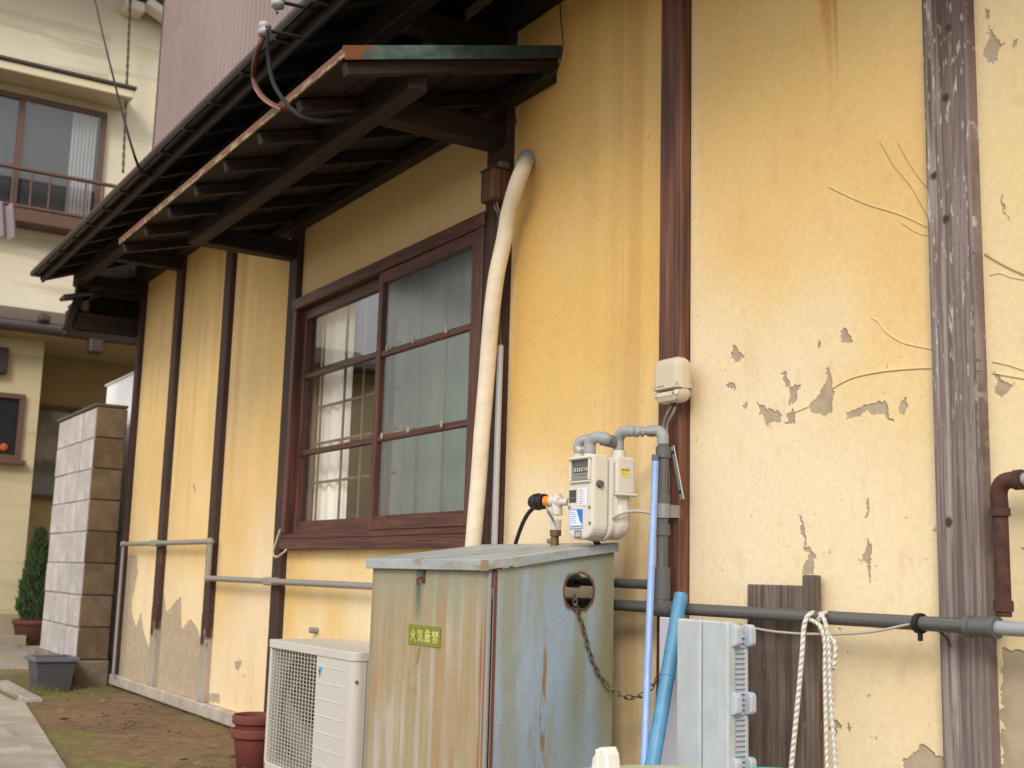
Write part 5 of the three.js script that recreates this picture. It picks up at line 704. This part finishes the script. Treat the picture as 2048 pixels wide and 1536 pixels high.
// ---- air conditioner outdoor unit
{
  const x0 = -4.338, x1 = -3.6, y0 = 0.05, y1 = 0.516, z0 = 0.06, z1 = 0.36, xg = -3.895, g = thing('air_conditioner', 'beige outdoor air conditioner unit behind the steel cabinet', 'air conditioner', [-3.97, 0, 0.2]), m = mat([198, 193, 184], 0.45);
  const plan = (a, b, ra, rb, ya, yb, zb = z1) => ext(rrect(a, b, -zb, -z0, [ra, rb, 0.004, 0.004]), yb - ya, 0.003).rotateX(-Math.PI / 2).translate(0, ya, 0);
  part(g, 'top_cover', plan(x0 - 0.003, x1 + 0.003, 0.012, 0.035, y1 - 0.03, y1, z1 + 0.003), m);
  part(g, 'casing', plan(xg, x1, 0.003, 0.034, y0, y1 - 0.03), m);
  part(g, 'left_panel', plan(x0, x0 + 0.022, 0.01, 0.003, y0, y1 - 0.03), m); part(g, 'base_pan', plan(x0, xg, 0.01, 0.003, y0, y0 + 0.03), m);
  part(g, 'back_fins', bx(x0, xg, y0, y1 - 0.03, z0, z0 + 0.03), mat([58, 58, 56], 0.7));
  part(g, 'foot', [bx(x0 + 0.08, x0 + 0.14, 0, y0, z0, z1 - 0.02), bx(x1 - 0.16, x1 - 0.1, 0, y0, z0, z1 - 0.02)], M.galv);
  const fx = (x0 + 0.022 + xg) / 2, fy = (y0 + y1) / 2, R = 0.19;
  part(g, 'fan_shroud', ext(rrect(x0 + 0.022, xg, y0 + 0.03, y1 - 0.03, [0, 0, 0, 0]), 0.004, 0, [(() => { const h = new THREE.Path(); h.absellipse(fx, fy, R, R, 0, Math.PI * 2, false); return h; })()]).translate(0, 0, z1 - 0.045), mat([112, 108, 100], 0.6));
  part(g, 'fan_hub', rod(V3(fx, fy, 0.24), V3(fx, fy, 0.3), 0.05, 0.045, 24), mat([60, 58, 56], 0.5));
  for (let k = 0; k < 3; k++) { const s = ext([[0.04, -0.05], [0.11, -0.1], [0.175, -0.05], [0.18, 0.05], [0.12, 0.07], [0.04, 0.03]], 0.004).rotateX(0.45).rotateZ(k * 2.094 + 0.6).translate(fx, fy, 0.265); part(g, 'fan_blade', s, mat([52, 50, 49], 0.5)); }
  const wires = []; for (let y = y0 + 0.036; y < y1 - 0.034; y += 0.0128) wires.push(bx(x0 + 0.02, xg + 0.002, y, y + 0.0022, z1 - 0.009, z1 - 0.005, 0.0006)); for (let k = 1; k < 15; k++) { const x = x0 + 0.022 + (xg - x0 - 0.022) * k / 15; wires.push(bx(x - 0.0016, x + 0.0016, y0 + 0.03, y1 - 0.03, z1 - 0.005, z1 - 0.002, 0.0006)); }
  part(g, 'grille', wires, mat([186, 180, 166], 0.45)).userData.kind = 'stuff';
  for (let k = 0; k < 8; k++) { const y = y1 - 0.062 - k * 0.0535; part(g, 'panel_groove', bx(xg + 0.004, x1 - 0.06, y - 0.0012, y + 0.0012, z1 - 0.001, z1 + 0.0016, 0.0004), mat([212, 208, 198], 0.4)); }
  const t = W(640, 1343, z1 + 0.002); const tri = (a, c, z) => part(g, 'logo', ext(a.map(([x, y]) => [t.x + x, t.y + y]), 0.001).translate(0, 0, z), mat(c, 0.4));
  tri([[-0.012, 0.018], [0.016, 0.012], [-0.008, -0.024]], [66, 170, 205], z1 + 0.0002); tri([[-0.012, 0.008], [0.0, 0.004], [-0.01, -0.012]], [28, 92, 140], z1 + 0.001);
  part(g, 'side_seam', bx(x1 - 0.0005, x1 + 0.0015, y0, y1 - 0.03, z1 - 0.05, z1 - 0.046, 0.0004), mat([150, 144, 134], 0.5));
  const sc = WX(713, 1364, x1 + 0.001); part(g, 'screw', rod(V3(x1, sc.y, sc.z), V3(x1 + 0.004, sc.y, sc.z), 0.006, 0.005, 10), M.steel);
  const k = W(626, 1262, 0.02); const pg = thing('wall_plug', 'small grey peg in plaster above the air conditioner', 'peg', k.toArray()); part(pg, 'peg', rod(V3(k.x, k.y, -0.01), V3(k.x, k.y + 0.004, 0.035), 0.014, 0.012, 14), mat([140, 132, 128], 0.6));
}
// ---- stacked terracotta pots
{
  const cz = 0.3, cx = W(512, 1440, 0.3).x, m = mat(0xffffff, 0.75, { map: tex(128, 128, (u, v) => { const n = fbm(u * 6, v * 6, 4); return mix3([92, 42, 36], [122, 62, 52], n); }) });
  const pot = (y, s) => lathe([[0, 0], [0.085, 0], [0.11, 0.16], [0.122, 0.16], [0.126, 0.168], [0.126, 0.2], [0.12, 0.208], [0.11, 0.205], [0.098, 0.15], [0.08, 0.03], [0, 0.03]].map(([r, h]) => [r * s, h * s]), cx, y, cz, 40);
  const top = W(500, 1424, cz).y;
  [[top - 0.15, 'upper red-brown terracotta pot nested in another beside the air conditioner'], [top - 0.243, 'lower red-brown terracotta pot under a nested pot beside the air conditioner'], [0, '']].slice(0, 2).forEach(([y, l], k) => { const t = thing('flower_pot', l, 'flower pot', [cx, Math.max(0, y), cz]); part(t, 'pot_body', pot(Math.max(0.01, y), k ? 0.74 : 0.72), m); });
}
// ---- poles
{
  const a = W(1311, 922, 0.1), b = W(1288, 1536, 0.28), d = b.clone().sub(a).multiplyScalar(1.42), e = a.clone().add(d);
  const t = thing('pole', 'thin pale blue vinyl pole leaning before the gas riser', 'pole', e.toArray()); e.y = Math.max(e.y, 0.01);
  part(t, 'shaft', rod(e, a, 0.0088, 0.0088, 16), mat(0xffffff, 0.35, { map: tex(64, 512, (u, v) => mix3([122, 152, 206], [150, 176, 222], fbm(u * 6, v * 40, 3))) }));
  part(t, 'pole_cap', rod(a, a.clone().add(V3(0, 0.016, 0)), 0.0095, 0.0095, 16), mat([92, 100, 112], 0.5));
  const p = W(1362, 1190, 0.1), q = W(1304, 1536, 0.27), f = p.clone().addScaledVector(q.clone().sub(p), 1.9); 
  const u = thing('pole', 'thick blue bamboo-style laundry pole leaning between the pale boards', 'pole', f.toArray());
  const bm = mat(0xffffff, 0.4, { map: tex(64, 512, (x, v) => mix3([70, 128, 164], [92, 150, 184], fbm(x * 5, v * 30, 3))) });
  part(u, 'shaft', rod(f, p, 0.0172, 0.0172, 20), bm);
  for (const py of [1358, 1530]) { const s = (py - 1190) / 346, c = p.clone().lerp(q, s), dir = q.clone().sub(p).normalize(); part(u, 'node_ring', rod(c.clone().addScaledVector(dir, -0.004), c.clone().addScaledVector(dir, 0.005), 0.0186, 0.0186, 20), bm); }
}
// ---- pale plastic boards standing on end
{
  const wf = (sd) => { const t = tex(256, 1024, (u, v) => { const n = fbm(u * 5 + sd, v * 14, 4), g = (Math.sin(u * 170) * Math.sin(v * 640) > 0.1 ? 0.965 : 1.02); return mix3([172, 181, 185], [198, 205, 206], n).map((k) => k * g); }); const b = tex(256, 1024, (u, v) => { const g = 128 + 110 * Math.sin(u * 170) * Math.sin(v * 640); return [g, g, g]; }, false); for (const x of [t, b]) x.repeat.set(6, 1.4); return mat(0xffffff, 0.6, { map: t, bumpMap: b, bumpScale: 0.0012 }); };
  const z1 = 0.205, X0 = W(1353, 1240, z1).x, X2 = W(1455, 1242, z1).x, X1 = W(1402, 1240, z1).x, yt = W(1400, 1240, z1).y, m = wf(1), rib = mat([182, 190, 200], 0.5);
  const g = thing('duckboard', 'pale grey two-plank plastic duckboard on end behind the thick blue pole', 'duckboard', [(X0 + X2) / 2, 0, 0.18]);
  part(g, 'plank', bx(X0, X1 - 0.003, 0.01, yt, z1 - 0.026, z1, 0.004), m); part(g, 'plank', bx(X1 + 0.003, X2, 0.01, yt, z1 - 0.026, z1, 0.004), m);
  part(g, 'backing_rail', [bx(X0 + 0.01, X2 - 0.004, 0.02, yt - 0.01, z1 - 0.066, z1 - 0.055, 0.002), bx(X2 - 0.012, X2 - 0.008, 0.02, yt - 0.01, z1 - 0.055, z1 - 0.026, 0.001)], rib);
  for (let y = yt - 0.035; y > 0.03; y -= 0.011) part(g, 'rib', bx(X2 - 0.009, X2 - 0.002, y, y + 0.004, z1 - 0.055, z1 - 0.026, 0.001), rib);
  for (const py of [1270, 1405, 1535]) { const y = W(1470, py, z1 - 0.04).y; for (const zz of [z1 - 0.02, z1 - 0.062]) part(g, 'foot', ext(rrect(X2 - 0.006, X2 + 0.016, y - 0.024, y + 0.024, [0.004, 0.011, 0.011, 0.004]), 0.018, 0.003).translate(0, 0, zz - 0.009), rib); }
  const lm = mat([196, 196, 206], 0.55), z2 = 0.125, Y = W(1335, 1235, z2), xa = W(1318, 1300, z2).x;
  const b = thing('plastic_sheet', 'flat lavender white plastic sheet on end left of the duckboard', 'sheet', [xa + 0.08, 0, z2]);
  part(b, 'sheet', bx(xa, xa + 0.17, 0.01, Y.y, z2 - 0.018, z2, 0.003), lm); part(b, 'edge_rib', bx(xa - 0.004, xa, 0.01, Y.y, z2 - 0.022, z2 - 0.004, 0.001), lm);
}
// ---- weathered board
{
  const z = 0.04, a = W(1493, 1168, z), b = W(1606, 1170, z), c = W(1626, 1150, z), g = thing('wooden_board', 'dark weathered plank leaning upright behind the gas main', 'board', [(a.x + b.x) / 2, 0, z]);
  part(g, 'plank', bx(a.x, b.x, 0, a.y, z - 0.022, z, 0.003), M.boardGrey); part(g, 'batten', bx(b.x + 0.001, c.x, 0, c.y, z - 0.028, z + 0.006, 0.003), M.boardGrey);
}
// ---- rope over the gas main
{
  const g = thing('rope', 'white twisted rope looped over the gas main with hanging ends', 'rope', W(1640, 1240, 0.09).toArray()), m = mat(0xffffff, 0.85, { map: tex(64, 1024, (u, v) => { const s = Math.abs(((v * 70 + u * 1.5) % 1) - 0.5) * 2; return mix3([196, 190, 178], [232, 228, 218], s); }), bumpMap: tex(64, 1024, (u, v) => { const s = Math.abs(((v * 70 + u * 1.5) % 1) - 0.5) * 510; return [s, s, s]; }, false), bumpScale: 0.003 });
  const rp = (pts, r = 0.0047) => { const t = tube(pts, r, 110, 10), u = t.attributes.uv; for (let i = 0; i < u.count; i++) u.setXY(i, u.getX(i) / (6.28 * r), u.getY(i) / 1.0); part(g, 'strand', t, m); };
  rp([W(1642, 1262, 0.05), W(1636, 1232, 0.055), W(1628, 1226, 0.08), W(1616, 1232, 0.1), W(1609, 1250, 0.105), W(1604, 1310, 0.11), W(1594, 1420, 0.11), W(1586, 1500, 0.11), W(1578, 1580, 0.11)], 0.0054);
  rp([W(1622, 1240, 0.1), W(1634, 1246, 0.106), W(1642, 1255, 0.108), W(1649, 1280, 0.105), W(1650, 1340, 0.1), W(1652, 1440, 0.1), W(1656, 1580, 0.1)]);
  rp([W(1640, 1245, 0.06), W(1640, 1228, 0.085), W(1646, 1234, 0.104), W(1652, 1250, 0.106), W(1657, 1280, 0.103), W(1662, 1400, 0.1), W(1676, 1590, 0.1)]);
  rp([W(1637, 1240, 0.104), W(1645, 1228, 0.1), W(1652, 1226, 0.085), W(1648, 1240, 0.06)], 0.005);
  rp([W(1656, 1268, 0.1), W(1668, 1282, 0.1), W(1671, 1300, 0.1), W(1669, 1322, 0.1), W(1667, 1336, 0.1)], 0.0045);
}
// ---- lidded bin and teal basin in the foreground, only their tops in view
{
  const z = 0.72, c = W(1330, 1533, z), cx = c.x, top = c.y - 0.03;
  const g = thing('bin', 'pale green lidded plastic bin in the foreground with white clip handle', 'bin', [cx, 0, z - 0.02]);
  part(g, 'body', lathe([[0, 0], [0.17, 0], [0.205, top - 0.03], [0.195, top - 0.03], [0.16, 0.02], [0, 0.02]], cx, 0, z - 0.02, 48), mat([172, 178, 152], 0.5)); part(g, 'lid', lathe([[0.225, top - 0.045], [0.228, top - 0.01], [0.215, top - 0.002], [0.17, top + 0.006], [0, top + 0.012]], cx, 0, z - 0.02, 64), mat([178, 182, 150], 0.45));
  const a = W(1208, 1502, z + 0.02), w = 0.022; part(g, 'clip_handle', [ext([[-w * 1.2, -0.04], [w * 1.2, -0.04], [w * 0.9, -0.004], [w * 0.5, 0.008], [-w * 0.2, 0.006], [-w, -0.014]], 0.03, 0.004).translate(a.x, a.y, z + 0.0), bx(a.x - 0.006, a.x + 0.004, a.y - 0.04, a.y + 0.004, z + 0.028, z + 0.036, 0.003)], mat([214, 212, 204], 0.4));
  const bz = 0.66, p = W(1478, 1530, bz), ty = p.y - 0.012, t = thing('basin', 'teal plastic basin rim at the bottom beside the bin', 'basin', [p.x, 0, bz]);
  part(t, 'bowl', lathe([[0, 0], [0.05, 0], [0.058, ty - 0.014], [0.066, ty - 0.012], [0.067, ty], [0.058, ty], [0.045, 0.02], [0, 0.02]], p.x + 0.03, 0, bz - 0.05, 48), mat([52, 188, 178], 0.4));
}
renderer.render(scene, camera);
